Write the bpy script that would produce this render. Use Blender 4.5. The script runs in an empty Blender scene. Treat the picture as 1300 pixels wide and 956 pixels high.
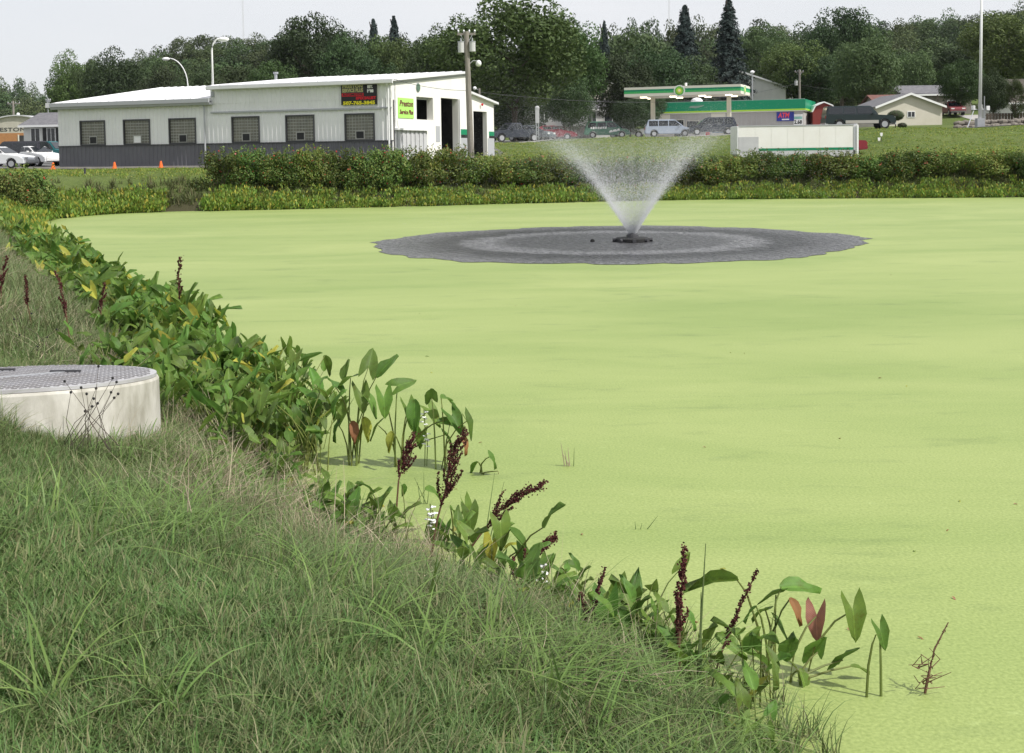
import bpy, bmesh, math, random
import numpy as np
from mathutils import Vector, Matrix
R = math.radians
rng = np.random.default_rng(7)
random.seed(7)
S = bpy.context.scene
COL = S.collection

# ------------------------------------------------------------------ camera
F = 1500.0; EYE = 2.8; PITCH = 3.0; ROLL = 0.8; SHIFT = -208.4 / 1300
cd = bpy.data.cameras.new('camera'); cam = bpy.data.objects.new('camera', cd); COL.objects.link(cam)
cd.sensor_width = 36; cd.sensor_fit = 'HORIZONTAL'; cd.lens = 36 * F / 1300
cd.shift_y = SHIFT; cd.clip_start = 0.1; cd.clip_end = 6000
CM = Matrix.Rotation(R(90 - PITCH), 4, 'X') @ Matrix.Rotation(R(-ROLL), 4, 'Z')
CM.translation = (0, 0, EYE); cam.matrix_world = CM
S.camera = cam
C3 = CM.to_3x3()

def ray(px, py):
    return C3 @ Vector(((px - 650) / F, -(py - 478) / F + SHIFT * 1300 / F, -1))
def at(px, py, Y):                      # world point seen at a picture position, Y metres away
    d = ray(px, py); t = Y / d.y
    return Vector((d.x * t, Y, EYE + d.z * t))
def at_z(px, py, z):
    d = ray(px, py); t = (z - EYE) / d.z
    return Vector((d.x * t, d.y * t, z))

# ------------------------------------------------------------------ light
SUN_EL, SUN_AZ = 50.0, 118.0            # azimuth clockwise from +Y
sd = bpy.data.lights.new('sun', 'SUN'); sun = bpy.data.objects.new('sun', sd); COL.objects.link(sun)
sd.energy = 3.7; sd.angle = R(1.5); sd.color = (1, .965, .91)
sv = Vector((math.cos(R(SUN_EL)) * math.sin(R(SUN_AZ)), math.cos(R(SUN_EL)) * math.cos(R(SUN_AZ)), math.sin(R(SUN_EL))))
sun.rotation_euler = sv.to_track_quat('Z', 'Y').to_euler()
sun.location = sv * 50
W = bpy.data.worlds.new('World'); S.world = W; W.use_nodes = True
nt = W.node_tree; nt.nodes.clear()
def N(nt, t, **k):
    n = nt.nodes.new(t)
    for a, b in k.items(): setattr(n, a, b)
    return n
out = N(nt, 'ShaderNodeOutputWorld'); bg = N(nt, 'ShaderNodeBackground'); sky = N(nt, 'ShaderNodeTexSky')
sky.sky_type = 'NISHITA'; sky.sun_disc = False; sky.sun_elevation = R(SUN_EL); sky.sun_rotation = R(SUN_AZ)
sky.air_density = 1.0; sky.dust_density = 2.0
tc = N(nt, 'ShaderNodeTexCoord'); mp = N(nt, 'ShaderNodeMapping'); mp.inputs['Scale'].default_value = (1, 1, 3.5)
nz = N(nt, 'ShaderNodeTexNoise'); nz.inputs['Scale'].default_value = 1.6; nz.inputs['Detail'].default_value = 5
cr = N(nt, 'ShaderNodeValToRGB'); cr.color_ramp.elements[0].position = .25; cr.color_ramp.elements[1].position = .7
cr.color_ramp.elements[0].color = (.70,) * 3 + (1,); cr.color_ramp.elements[1].color = (.96,) * 3 + (1,)
mx = N(nt, 'ShaderNodeMix', data_type='RGBA'); mx.inputs['B'].default_value = (6.75, 6.85, 7.1, 1)
nt.links.new(tc.outputs['Generated'], mp.inputs['Vector']); nt.links.new(mp.outputs[0], nz.inputs['Vector'])
nt.links.new(nz.outputs[0], cr.inputs[0]); nt.links.new(cr.outputs[0], mx.inputs['Factor'])
nt.links.new(sky.outputs[0], mx.inputs['A']); nt.links.new(mx.outputs['Result'], bg.inputs[0])
bg.inputs[1].default_value = 0.1
nt.links.new(bg.outputs[0], out.inputs[0])
S.view_settings.view_transform = 'Standard'; S.view_settings.look = 'None'
S.view_settings.exposure = 0.38; S.view_settings.gamma = 1
S.cycles.max_bounces = 6; S.cycles.transparent_max_bounces = 12; S.cycles.volume_bounces = 0
S.cycles.caustics_reflective = False; S.cycles.caustics_refractive = False

# ------------------------------------------------------------------ materials
def mat(name, c, rough=.7, c2=None, scale=3.0, bump=0.0, bscale=None, metal=0.0, spec=.4, dist=.02, stretch=None, emit=None):
    m = bpy.data.materials.new(name); m.use_nodes = True; t = m.node_tree
    p = t.nodes['Principled BSDF']
    p.inputs['Base Color'].default_value = (*c, 1); p.inputs['Roughness'].default_value = rough
    p.inputs['Metallic'].default_value = metal; p.inputs['Specular IOR Level'].default_value = spec
    if emit:
        p.inputs['Emission Color'].default_value = (*emit[:3], 1); p.inputs['Emission Strength'].default_value = emit[3]
    co = N(t, 'ShaderNodeTexCoord'); vec = co.outputs['Object']
    if stretch:
        q = N(t, 'ShaderNodeMapping'); q.inputs['Scale'].default_value = stretch
        t.links.new(vec, q.inputs[0]); vec = q.outputs[0]
    if c2 is not None:
        n = N(t, 'ShaderNodeTexNoise'); n.inputs['Scale'].default_value = scale; n.inputs['Detail'].default_value = 6
        n.inputs['Roughness'].default_value = .6
        r = N(t, 'ShaderNodeValToRGB'); r.color_ramp.elements[0].position = .35; r.color_ramp.elements[1].position = .68
        r.color_ramp.elements[0].color = (*c, 1); r.color_ramp.elements[1].color = (*c2, 1)
        t.links.new(vec, n.inputs['Vector']); t.links.new(n.outputs[0], r.inputs[0]); t.links.new(r.outputs[0], p.inputs['Base Color'])
    if bump:
        n = N(t, 'ShaderNodeTexNoise'); n.inputs['Scale'].default_value = bscale or scale * 4; n.inputs['Detail'].default_value = 5
        b = N(t, 'ShaderNodeBump'); b.inputs['Strength'].default_value = bump; b.inputs['Distance'].default_value = dist
        t.links.new(vec, n.inputs['Vector']); t.links.new(n.outputs[0], b.inputs['Height']); t.links.new(b.outputs[0], p.inputs['Normal'])
    return m

def leafmat(name, cols, trans=.25, rough=.55, objvar=.25, spec=.3, veins=False):
    m = bpy.data.materials.new(name); m.use_nodes = True; t = m.node_tree; p = t.nodes['Principled BSDF']
    g = N(t, 'ShaderNodeNewGeometry'); r = N(t, 'ShaderNodeValToRGB')
    el = r.color_ramp.elements
    for i, c in enumerate(cols):
        pos = i / max(1, len(cols) - 1) if len(c) == 3 else c[3]
        e = el[i] if i < 2 else el.new(pos)
        e.position = pos; e.color = (*c[:3], 1)
    oi = N(t, 'ShaderNodeObjectInfo'); hv = N(t, 'ShaderNodeHueSaturation')
    mr = N(t, 'ShaderNodeMapRange'); mr.inputs['To Min'].default_value = 1 - objvar; mr.inputs['To Max'].default_value = 1 + objvar
    mh = N(t, 'ShaderNodeMath', operation='FRACT'); mm = N(t, 'ShaderNodeMath', operation='MULTIPLY'); mm.inputs[1].default_value = 7.31
    mr2 = N(t, 'ShaderNodeMapRange'); mr2.inputs['To Min'].default_value = .5 - objvar * .07; mr2.inputs['To Max'].default_value = .5 + objvar * .06
    L = t.links.new
    L(g.outputs['Random Per Island'], r.inputs[0]); L(r.outputs[0], hv.inputs['Color'])
    L(oi.outputs['Random'], mr.inputs[0]); L(mr.outputs[0], hv.inputs['Value'])
    L(oi.outputs['Random'], mm.inputs[0]); L(mm.outputs[0], mh.inputs[0]); L(mh.outputs[0], mr2.inputs[0]); L(mr2.outputs[0], hv.inputs['Hue'])
    fin = hv.outputs[0]
    if veins:
        co = N(t, 'ShaderNodeTexCoord'); sx = N(t, 'ShaderNodeSeparateXYZ'); L(co.outputs['Object'], sx.inputs[0])
        ab = N(t, 'ShaderNodeMath', operation='ABSOLUTE'); L(sx.outputs['Y'], ab.inputs[0])
        v1 = N(t, 'ShaderNodeMath', operation='MULTIPLY_ADD'); v1.inputs[1].default_value = .8; L(ab.outputs[0], v1.inputs[0]); L(sx.outputs['X'], v1.inputs[2])
        v2 = N(t, 'ShaderNodeMath', operation='MULTIPLY'); v2.inputs[1].default_value = 130; L(v1.outputs[0], v2.inputs[0]); v3 = N(t, 'ShaderNodeMath', operation='SINE'); L(v2.outputs[0], v3.inputs[0])
        bm = N(t, 'ShaderNodeBump'); bm.inputs['Strength'].default_value = .12; bm.inputs['Distance'].default_value = .02; L(v3.outputs[0], bm.inputs['Height']); L(bm.outputs[0], p.inputs['Normal'])
        nn = N(t, 'ShaderNodeTexNoise'); nn.inputs['Scale'].default_value = 5; nn.inputs['Detail'].default_value = 6; nn.inputs['Roughness'].default_value = .7
        cb = N(t, 'ShaderNodeVectorMath', operation='ADD'); L(co.outputs['Object'], cb.inputs[0]); L(oi.outputs['Location'], cb.inputs[1]); L(cb.outputs[0], nn.inputs['Vector'])
        nr = N(t, 'ShaderNodeValToRGB'); nr.color_ramp.elements[0].position = .28; nr.color_ramp.elements[0].color = (.85, .62, .5, 1); nr.color_ramp.elements[1].position = .48; nr.color_ramp.elements[1].color = (1, 1, 1, 1)
        e3 = nr.color_ramp.elements.new(.72); e3.color = (1.25, 1.18, 1.0, 1); L(nn.outputs[0], nr.inputs[0])
        mb_ = N(t, 'ShaderNodeMath', operation='GREATER_THAN'); mb_.inputs[1].default_value = .012; L(ab.outputs[0], mb_.inputs[0]); mr3 = N(t, 'ShaderNodeMapRange'); mr3.inputs['To Min'].default_value = 1.35; mr3.inputs['To Max'].default_value = 1.0; L(mb_.outputs[0], mr3.inputs[0])
        k1 = N(t, 'ShaderNodeMix', data_type='RGBA', blend_type='MULTIPLY'); k1.inputs['Factor'].default_value = 1; L(fin, k1.inputs['A']); L(nr.outputs[0], k1.inputs['B'])
        k2 = N(t, 'ShaderNodeVectorMath', operation='SCALE'); L(k1.outputs['Result'], k2.inputs[0]); L(mr3.outputs[0], k2.inputs['Scale']); fin = k2.outputs[0]
    L(fin, p.inputs['Base Color']); p.inputs['Roughness'].default_value = rough; p.inputs['Specular IOR Level'].default_value = spec
    tr = N(t, 'ShaderNodeBsdfTranslucent'); ms = N(t, 'ShaderNodeMixShader'); ms.inputs[0].default_value = trans
    L(fin, tr.inputs[0]); L(p.outputs[0], ms.inputs[1]); L(tr.outputs[0], ms.inputs[2])
    L(ms.outputs[0], t.nodes['Material Output'].inputs[0])
    return m

M = {}
M['white_metal'] = mat('white_metal_siding', (.83, .83, .82), .45, (.76, .76, .755), .6)
M['white_roof'] = mat('white_roof_metal', (.78, .78, .79), .4, (.68, .68, .69), .5)
M['white_paint'] = mat('white_painted_block', (.84, .83, .79), .7, (.78, .76, .71), .8, bump=.15, bscale=8)
M['grey_metal'] = mat('charcoal_metal_siding', (.14, .14, .155), .5, (.115, .115, .13), .8)
M['trim_dark'] = mat('dark_window_trim', (.06, .06, .065), .5)
M['trim_grey'] = mat('grey_trim', (.42, .43, .45), .5)
M['lightgrey'] = mat('pale_grey_ribbed_metal', (.55, .55, .56), .5, (.47, .47, .48), 1.5)
M['mortar'] = mat('window_mortar', (.36, .36, .33), .8)
M['glassblock'] = mat('glass_block', (.13, .13, .11), .25, (.21, .20, .16), 2.0, spec=.6)
M['glass'] = mat('dark_window_glass', (.015, .018, .022), .08, spec=.7)
M['black'] = mat('black_rubber', (.02, .02, .02), .8)
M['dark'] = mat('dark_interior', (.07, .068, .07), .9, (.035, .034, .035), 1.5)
M['concrete'] = mat('concrete', (.56, .54, .49), .85, (.30, .285, .235), 3.6, bump=.4, bscale=26, dist=.012, stretch=(1, 1, .45))
M['curb'] = mat('curb_concrete', (.5, .47, .42), .85, (.40, .36, .31), 1.0)
M['red_brick'] = mat('red_brick_footing', (.36, .2, .15), .85, (.28, .17, .13), 2)
M['asphalt'] = mat('asphalt', (.10, .10, .10), .9, (.15, .145, .14), .5, bump=.1, bscale=6)
M['road'] = mat('pale_road', (.42, .40, .38), .9, (.34, .33, .31), .3)
M['green'] = mat('green_paint', (.0, .22, .10), .5)
M['green2'] = mat('green_fascia', (.0, .235, .115), .45)
M['lime'] = mat('lime_stripe', (.38, .62, .05), .5)
M['offwhite'] = mat('offwhite_fascia', (.72, .69, .60), .5)
M['white'] = mat('white_gloss', (.82, .82, .82), .4)
M['signwhite'] = mat('white_lettering', (.85, .85, .85), .6)
M['signblack'] = mat('black_sign_face', (.012, .012, .014), .5)
M['signlime'] = mat('lime_sign_face', (.42, .78, .16), .55)
M['signred'] = mat('red_lettering', (.62, .01, .02), .6)
M['maroon'] = mat('dark_red_lettering', (.14, .02, .03), .6)
M['yellow'] = mat('yellow_lettering', (.85, .75, .03), .6)
M['tan'] = mat('tan_lettering', (.50, .48, .22), .6)
M['blue'] = mat('blue_sign_face', (.03, .045, .30), .5)
M['orange'] = mat('orange_plastic', (.85, .16, .03), .5)
M['wood'] = mat('weathered_pole_wood', (.27, .245, .22), .9, (.19, .17, .15), 4, stretch=(4, 4, .4))
M['galv'] = mat('galvanised_steel', (.42, .43, .45), .4, (.34, .35, .37), 2, metal=.3)
M['whitepole'] = mat('white_pole_paint', (.78, .78, .78), .4)
M['shingle'] = mat('grey_shingle', (.17, .165, .175), .9, (.11, .11, .12), 2.5)
M['brownroof'] = mat('brown_shingle', (.19, .09, .075), .9, (.13, .065, .055), 2.5)
M['beige'] = mat('beige_siding', (.62, .58, .50), .7, (.57, .53, .45), 1)
M['housewhite'] = mat('white_siding', (.66, .66, .64), .7, (.58, .58, .57), 1)
M['brownwood'] = mat('weathered_siding', (.24, .215, .19), .85, (.15, .135, .12), 1.2, stretch=(3, 3, .5))
M['barnred'] = mat('barn_red', (.22, .035, .03), .7)
M['storewall'] = mat('store_wall', (.42, .405, .395), .7, (.38, .365, .36), 1)
M['orangebrick'] = mat('orange_brick', (.45, .22, .09), .85, (.38, .18, .08), 3)
M['steel_dark'] = mat('dark_steel', (.05, .05, .055), .5)
M['stone'] = mat('field_stone', (.22, .195, .165), .9, (.14, .125, .11), 3, bump=.5, bscale=8)
M['lamp'] = mat('lit_lamp', (.9, .88, .8), .5, emit=(1, .86, .6, 3.0))
M['tyre'] = mat('tyre_rubber', (.018, .018, .02), .85)
M['rim'] = mat('alloy_rim', (.5, .5, .52), .35, metal=.6)
M['headlight'] = mat('headlight_lens', (.75, .75, .75), .15)
M['taillight'] = mat('taillight_lens', (.45, .01, .01), .25)
M['chrome'] = mat('bright_chrome', (.7, .7, .7), .15, metal=1)
M['bark'] = mat('bark', (.09, .07, .055), .95, (.05, .04, .032), 4, bump=.5, bscale=10)
M['stem'] = mat('weed_stem', (.14, .075, .045), .8)
M['petiole'] = leafmat('arrowhead_stalk', [(.13, .17, .04), (.18, .21, .06)], .15)
M['straw'] = leafmat('dead_straw', [(.36, .30, .20), (.48, .41, .30), (.28, .22, .15)], .2, .8)
M['seed'] = leafmat('dock_seed', [(.105, .026, .026), (.055, .018, .015), (.15, .045, .038)], .05, .8, .15)
M['petal'] = mat('white_petal', (.85, .85, .85), .6)
M['hip'] = leafmat('rose_hip', [(.38, .03, .02), (.30, .07, .04)], .0, .4, .1)
M['shrub'] = leafmat('rose_leaf', [(.062, .115, .024), (.115, .18, .036), (.068, .13, .026), (.19, .23, .055), (.13, .14, .035)], .2, .6, .38)
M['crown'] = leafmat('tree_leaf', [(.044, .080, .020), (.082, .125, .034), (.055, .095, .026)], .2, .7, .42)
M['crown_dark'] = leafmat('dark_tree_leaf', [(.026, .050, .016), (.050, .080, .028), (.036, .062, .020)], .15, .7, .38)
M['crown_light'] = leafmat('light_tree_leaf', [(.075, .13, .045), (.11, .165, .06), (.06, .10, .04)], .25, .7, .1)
M['crown_far'] = leafmat('hill_tree_leaf', [(.042, .072, .026), (.070, .100, .036), (.05, .080, .028)], .15, .8, .45)
M['spruce'] = leafmat('spruce_needle', [(.028, .046, .042), (.04, .062, .058), (.022, .036, .034)], .05, .8, .2)
M['arrow'] = leafmat('arrowhead_leaf', [(.115, .215, .035), (.165, .285, .05), (.095, .180, .035), (.23, .33, .075)], .42, .5, .3, .3, True)
M['arrow_yellow'] = leafmat('yellowing_leaf', [(.36, .36, .05), (.27, .30, .05)], .3, .5, veins=True)
M['arrow_brown'] = leafmat('brown_leaf', [(.20, .11, .04), (.26, .10, .05)], .2, .6)
M['arrow_pink'] = leafmat('reddened_leaf', [(.36, .16, .12), (.34, .18, .12)], .2, .6, veins=True)
M['grass'] = leafmat('grass_blade', [(.084, .160, .040), (.125, .215, .062), (.098, .180, .048), (.17, .25, .08), (.24, .23, .12)], .3, .55, .2)
M['grass_tall'] = leafmat('tall_grass_blade', [(.09, .155, .05), (.135, .205, .072), (.165, .22, .085), (.27, .24, .14)], .3, .6, .2)
M['grass_arch'] = leafmat('arching_grass_blade', [(.13, .22, .055), (.19, .29, .08), (.16, .25, .065)], .35, .5, .15)
M['fringe'] = leafmat('shore_leaf', [(.13, .22, .035), (.20, .30, .05), (.11, .19, .035), (.24, .33, .06), (.42, .36, .06)], .3, .5, .25)
M['meadow'] = leafmat('meadow_weed', [(.07, .10, .03), (.11, .13, .045), (.16, .14, .07)], .2, .7, .2)

def duckweed():
    m = bpy.data.materials.new('duckweed'); m.use_nodes = True; t = m.node_tree; p = t.nodes['Principled BSDF']; L = t.links.new
    co = N(t, 'ShaderNodeTexCoord'); m1 = N(t, 'ShaderNodeMapping'); m1.inputs['Scale'].default_value = (.10, .28, 1); m1.inputs['Rotation'].default_value = (0, 0, R(6))
    n1 = N(t, 'ShaderNodeTexNoise'); n1.inputs['Scale'].default_value = 1.0; n1.inputs['Detail'].default_value = 8; n1.inputs['Roughness'].default_value = .65; n1.inputs['Distortion'].default_value = .6
    r1 = N(t, 'ShaderNodeValToRGB'); e = r1.color_ramp.elements
    e[0].position = .34; e[0].color = (.215, .290, .080, 1); e[1].position = .66; e[1].color = (.305, .365, .125, 1)
    n2 = N(t, 'ShaderNodeTexNoise'); n2.inputs['Scale'].default_value = 45; n2.inputs['Detail'].default_value = 3
    r2 = N(t, 'ShaderNodeValToRGB'); r2.color_ramp.elements[0].position = .3; r2.color_ramp.elements[0].color = (.78, .80, .70, 1); r2.color_ramp.elements[1].position = .7; r2.color_ramp.elements[1].color = (1.12, 1.1, 1.1, 1)
    # thin places where dark water shows between the plants
    m3 = N(t, 'ShaderNodeMapping'); m3.inputs['Scale'].default_value = (.5, 1.5, 1)
    n3 = N(t, 'ShaderNodeTexNoise'); n3.inputs['Scale'].default_value = 1.3; n3.inputs['Detail'].default_value = 7; n3.inputs['Roughness'].default_value = .7
    r3 = N(t, 'ShaderNodeValToRGB'); r3.color_ramp.elements[0].position = .25; r3.color_ramp.elements[0].color = (.70, .74, .72, 1); r3.color_ramp.elements[1].position = .45; r3.color_ramp.elements[1].color = (1, 1, 1, 1)
    a = N(t, 'ShaderNodeMix', data_type='RGBA', blend_type='MULTIPLY'); a.inputs['Factor'].default_value = 1
    b = N(t, 'ShaderNodeMix', data_type='RGBA', blend_type='MULTIPLY'); b.inputs['Factor'].default_value = 1
    L(co.outputs['Object'], m1.inputs[0]); L(m1.outputs[0], n1.inputs['Vector']); L(n1.outputs[0], r1.inputs[0])
    L(co.outputs['Object'], n2.inputs['Vector']); L(n2.outputs[0], r2.inputs[0])
    L(co.outputs['Object'], m3.inputs[0]); L(m3.outputs[0], n3.inputs['Vector']); L(n3.outputs[0], r3.inputs[0])
    L(r1.outputs[0], a.inputs['A']); L(r2.outputs[0], a.inputs['B']); L(a.outputs['Result'], b.inputs['A']); L(r3.outputs[0], b.inputs['B'])
    n4 = N(t, 'ShaderNodeTexVoronoi'); n4.inputs['Scale'].default_value = 3.2; m4 = N(t, 'ShaderNodeMapping'); m4.inputs['Scale'].default_value = (.7, 1.5, 1)
    n5 = N(t, 'ShaderNodeTexNoise'); n5.inputs['Scale'].default_value = 7; n5.inputs['Detail'].default_value = 5
    ad = N(t, 'ShaderNodeMath', operation='MULTIPLY_ADD'); ad.inputs[1].default_value = .35; L(n5.outputs[0], ad.inputs[0]); L(n4.outputs['Distance'], ad.inputs[2])
    r4 = N(t, 'ShaderNodeValToRGB'); r4.color_ramp.elements[0].position = .17; r4.color_ramp.elements[0].color = (1.14, 1.13, 1.25, 1); r4.color_ramp.elements[1].position = .30; r4.color_ramp.elements[1].color = (1, 1, 1, 1)
    c4 = N(t, 'ShaderNodeMix', data_type='RGBA', blend_type='MULTIPLY'); c4.inputs['Factor'].default_value = 1
    L(co.outputs['Object'], m4.inputs[0]); L(m4.outputs[0], n4.inputs['Vector']); L(co.outputs['Object'], n5.inputs['Vector']); L(ad.outputs[0], r4.inputs[0])
    L(b.outputs['Result'], c4.inputs['A']); L(r4.outputs[0], c4.inputs['B'])
    L(c4.outputs['Result'], p.inputs['Base Color']); p.inputs['Roughness'].default_value = .6; p.inputs['Specular IOR Level'].default_value = .45
    bp = N(t, 'ShaderNodeBump'); bp.inputs['Strength'].default_value = .5; bp.inputs['Distance'].default_value = .006
    L(n2.outputs[0], bp.inputs['Height']); L(bp.outputs[0], p.inputs['Normal'])
    return m
M['duckweed'] = duckweed()

def openwater():
    m = bpy.data.materials.new('churned_water'); m.use_nodes = True; t = m.node_tree; p = t.nodes['Principled BSDF']; L = t.links.new
    co = N(t, 'ShaderNodeTexCoord'); p.inputs['Roughness'].default_value = .3; p.inputs['Specular IOR Level'].default_value = .42
    ln = N(t, 'ShaderNodeVectorMath', operation='LENGTH'); L(co.outputs['Object'], ln.inputs[0])
    r = N(t, 'ShaderNodeValToRGB'); dv = N(t, 'ShaderNodeMath', operation='DIVIDE'); dv.inputs[1].default_value = 8
    wob = N(t, 'ShaderNodeTexNoise'); wob.inputs['Scale'].default_value = 1.2; wob.inputs['Detail'].default_value = 4
    mw = N(t, 'ShaderNodeMath', operation='MULTIPLY_ADD'); mw.inputs[1].default_value = 1.6; L(wob.outputs[0], mw.inputs[0]); L(ln.outputs['Value'], mw.inputs[2])
    L(mw.outputs[0], dv.inputs[0]); L(dv.outputs[0], r.inputs[0])
    el = r.color_ramp.elements; vals = [(0, .12), (.22, .05), (.50, .05), (.60, .14), (.66, .10), (.70, .02), (.78, .02), (.86, .06), (1, .07)]
    el[0].position = vals[0][0]; el[0].color = (vals[0][1],) * 3 + (1,); el[1].position = 1; el[1].color = (.11, .11, .115, 1)
    for ps, v in vals[1:-1]:
        x = el.new(ps); x.color = (v, v, v * 1.05, 1)
    n0 = N(t, 'ShaderNodeTexNoise'); n0.inputs['Scale'].default_value = 6; n0.inputs['Detail'].default_value = 4; n0.inputs['Roughness'].default_value = .8
    r0 = N(t, 'ShaderNodeValToRGB'); r0.color_ramp.elements[0].position = .35; r0.color_ramp.elements[0].color = (.35, .35, .36, 1); r0.color_ramp.elements[1].position = .72; r0.color_ramp.elements[1].color = (2.2, 2.2, 2.2, 1)
    mlt = N(t, 'ShaderNodeMix', data_type='RGBA', blend_type='MULTIPLY'); mlt.inputs['Factor'].default_value = 1
    L(co.outputs['Object'], n0.inputs['Vector']); L(co.outputs['Object'], wob.inputs['Vector']); L(n0.outputs[0], r0.inputs[0]); L(r.outputs[0], mlt.inputs['A']); L(r0.outputs[0], mlt.inputs['B'])
    L(mlt.outputs['Result'], p.inputs['Base Color'])
    n = N(t, 'ShaderNodeTexNoise'); n.inputs['Scale'].default_value = 5; n.inputs['Detail'].default_value = 4
    b = N(t, 'ShaderNodeBump'); b.inputs['Strength'].default_value = 1; b.inputs['Distance'].default_value = .28
    L(co.outputs['Object'], n.inputs['Vector']); L(n.outputs[0], b.inputs['Height']); L(b.outputs[0], p.inputs['Normal'])
    return m
M['openwater'] = openwater()

def groundmat():
    m = bpy.data.materials.new('turf_ground'); m.use_nodes = True; t = m.node_tree; p = t.nodes['Principled BSDF']; L = t.links.new
    co = N(t, 'ShaderNodeTexCoord')
    n1 = N(t, 'ShaderNodeTexNoise'); n1.inputs['Scale'].default_value = .12; n1.inputs['Detail'].default_value = 10; n1.inputs['Roughness'].default_value = .72
    r1 = N(t, 'ShaderNodeValToRGB'); e = r1.color_ramp.elements
    e[0].position = .35; e[0].color = (.075, .115, .030, 1); e[1].position = .68; e[1].color = (.135, .175, .055, 1)
    n2 = N(t, 'ShaderNodeTexNoise'); n2.inputs['Scale'].default_value = 6; n2.inputs['Detail'].default_value = 6; n2.inputs['Roughness'].default_value = .8
    r2 = N(t, 'ShaderNodeValToRGB'); r2.color_ramp.elements[0].position = .3; r2.color_ramp.elements[0].color = (.55, .55, .55, 1); r2.color_ramp.elements[1].position = .7; r2.color_ramp.elements[1].color = (1.3, 1.25, 1.2, 1)
    a = N(t, 'ShaderNodeMix', data_type='RGBA', blend_type='MULTIPLY'); a.inputs['Factor'].default_value = 1
    at_ = N(t, 'ShaderNodeAttribute'); at_.attribute_name = 'soil'
    b = N(t, 'ShaderNodeMix', data_type='RGBA'); b.inputs['B'].default_value = (.055, .048, .03, 1)
    L(co.outputs['Object'], n1.inputs['Vector']); L(co.outputs['Object'], n2.inputs['Vector']); L(n1.outputs[0], r1.inputs[0]); L(n2.outputs[0], r2.inputs[0])
    L(r1.outputs[0], a.inputs['A']); L(r2.outputs[0], a.inputs['B']); L(a.outputs['Result'], b.inputs['A']); L(at_.outputs['Fac'], b.inputs['Factor'])
    L(b.outputs['Result'], p.inputs['Base Color']); p.inputs['Roughness'].default_value = .95; p.inputs['Specular IOR Level'].default_value = .1
    bp = N(t, 'ShaderNodeBump'); bp.inputs['Strength'].default_value = .8; bp.inputs['Distance'].default_value = .08
    L(n2.outputs[0], bp.inputs['Height']); L(bp.outputs[0], p.inputs['Normal'])
    return m
M['turf'] = groundmat()

# ------------------------------------------------------------------ helpers
def link(name, me, m, parent=None, loc=None, kind=None):
    o = bpy.data.objects.new(name, me); COL.objects.link(o)
    if m is not None and len(me.materials) == 0: me.materials.append(M[m] if isinstance(m, str) else m)
    if parent: o.parent = parent
    if loc is not None: o.location = loc
    if kind: o['kind'] = kind
    return o
def tag(o, label=None, cat=None, group=None, kind=None):
    if label: o['label'] = label
    if cat: o['category'] = cat
    if group: o['group'] = group
    if kind: o['kind'] = kind
    return o
def empty(name, loc, rz=0, label=None, cat=None, group=None):
    o = bpy.data.objects.new(name, None); COL.objects.link(o); o.location = loc; o.rotation_euler = (0, 0, rz)
    o.empty_display_size = .2
    return tag(o, label, cat, group)
def kids(o): return [c for c in ALLK.get(o.name, [])]
def npmesh(name, V, Fc, smooth=False):
    V = np.asarray(V, dtype=np.float32); Fc = np.asarray(Fc, dtype=np.int32)
    me = bpy.data.meshes.new(name); k = Fc.shape[1]
    me.vertices.add(len(V)); me.vertices.foreach_set('co', V.ravel())
    me.loops.add(Fc.size); me.loops.foreach_set('vertex_index', Fc.ravel())
    me.polygons.add(len(Fc)); me.polygons.foreach_set('loop_start', np.arange(0, Fc.size, k, dtype=np.int32))
    me.polygons.foreach_set('loop_total', np.full(len(Fc), k, dtype=np.int32))
    if smooth: me.polygons.foreach_set('use_smooth', np.ones(len(Fc), dtype=bool))
    me.update(calc_edges=True)
    return me
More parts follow.
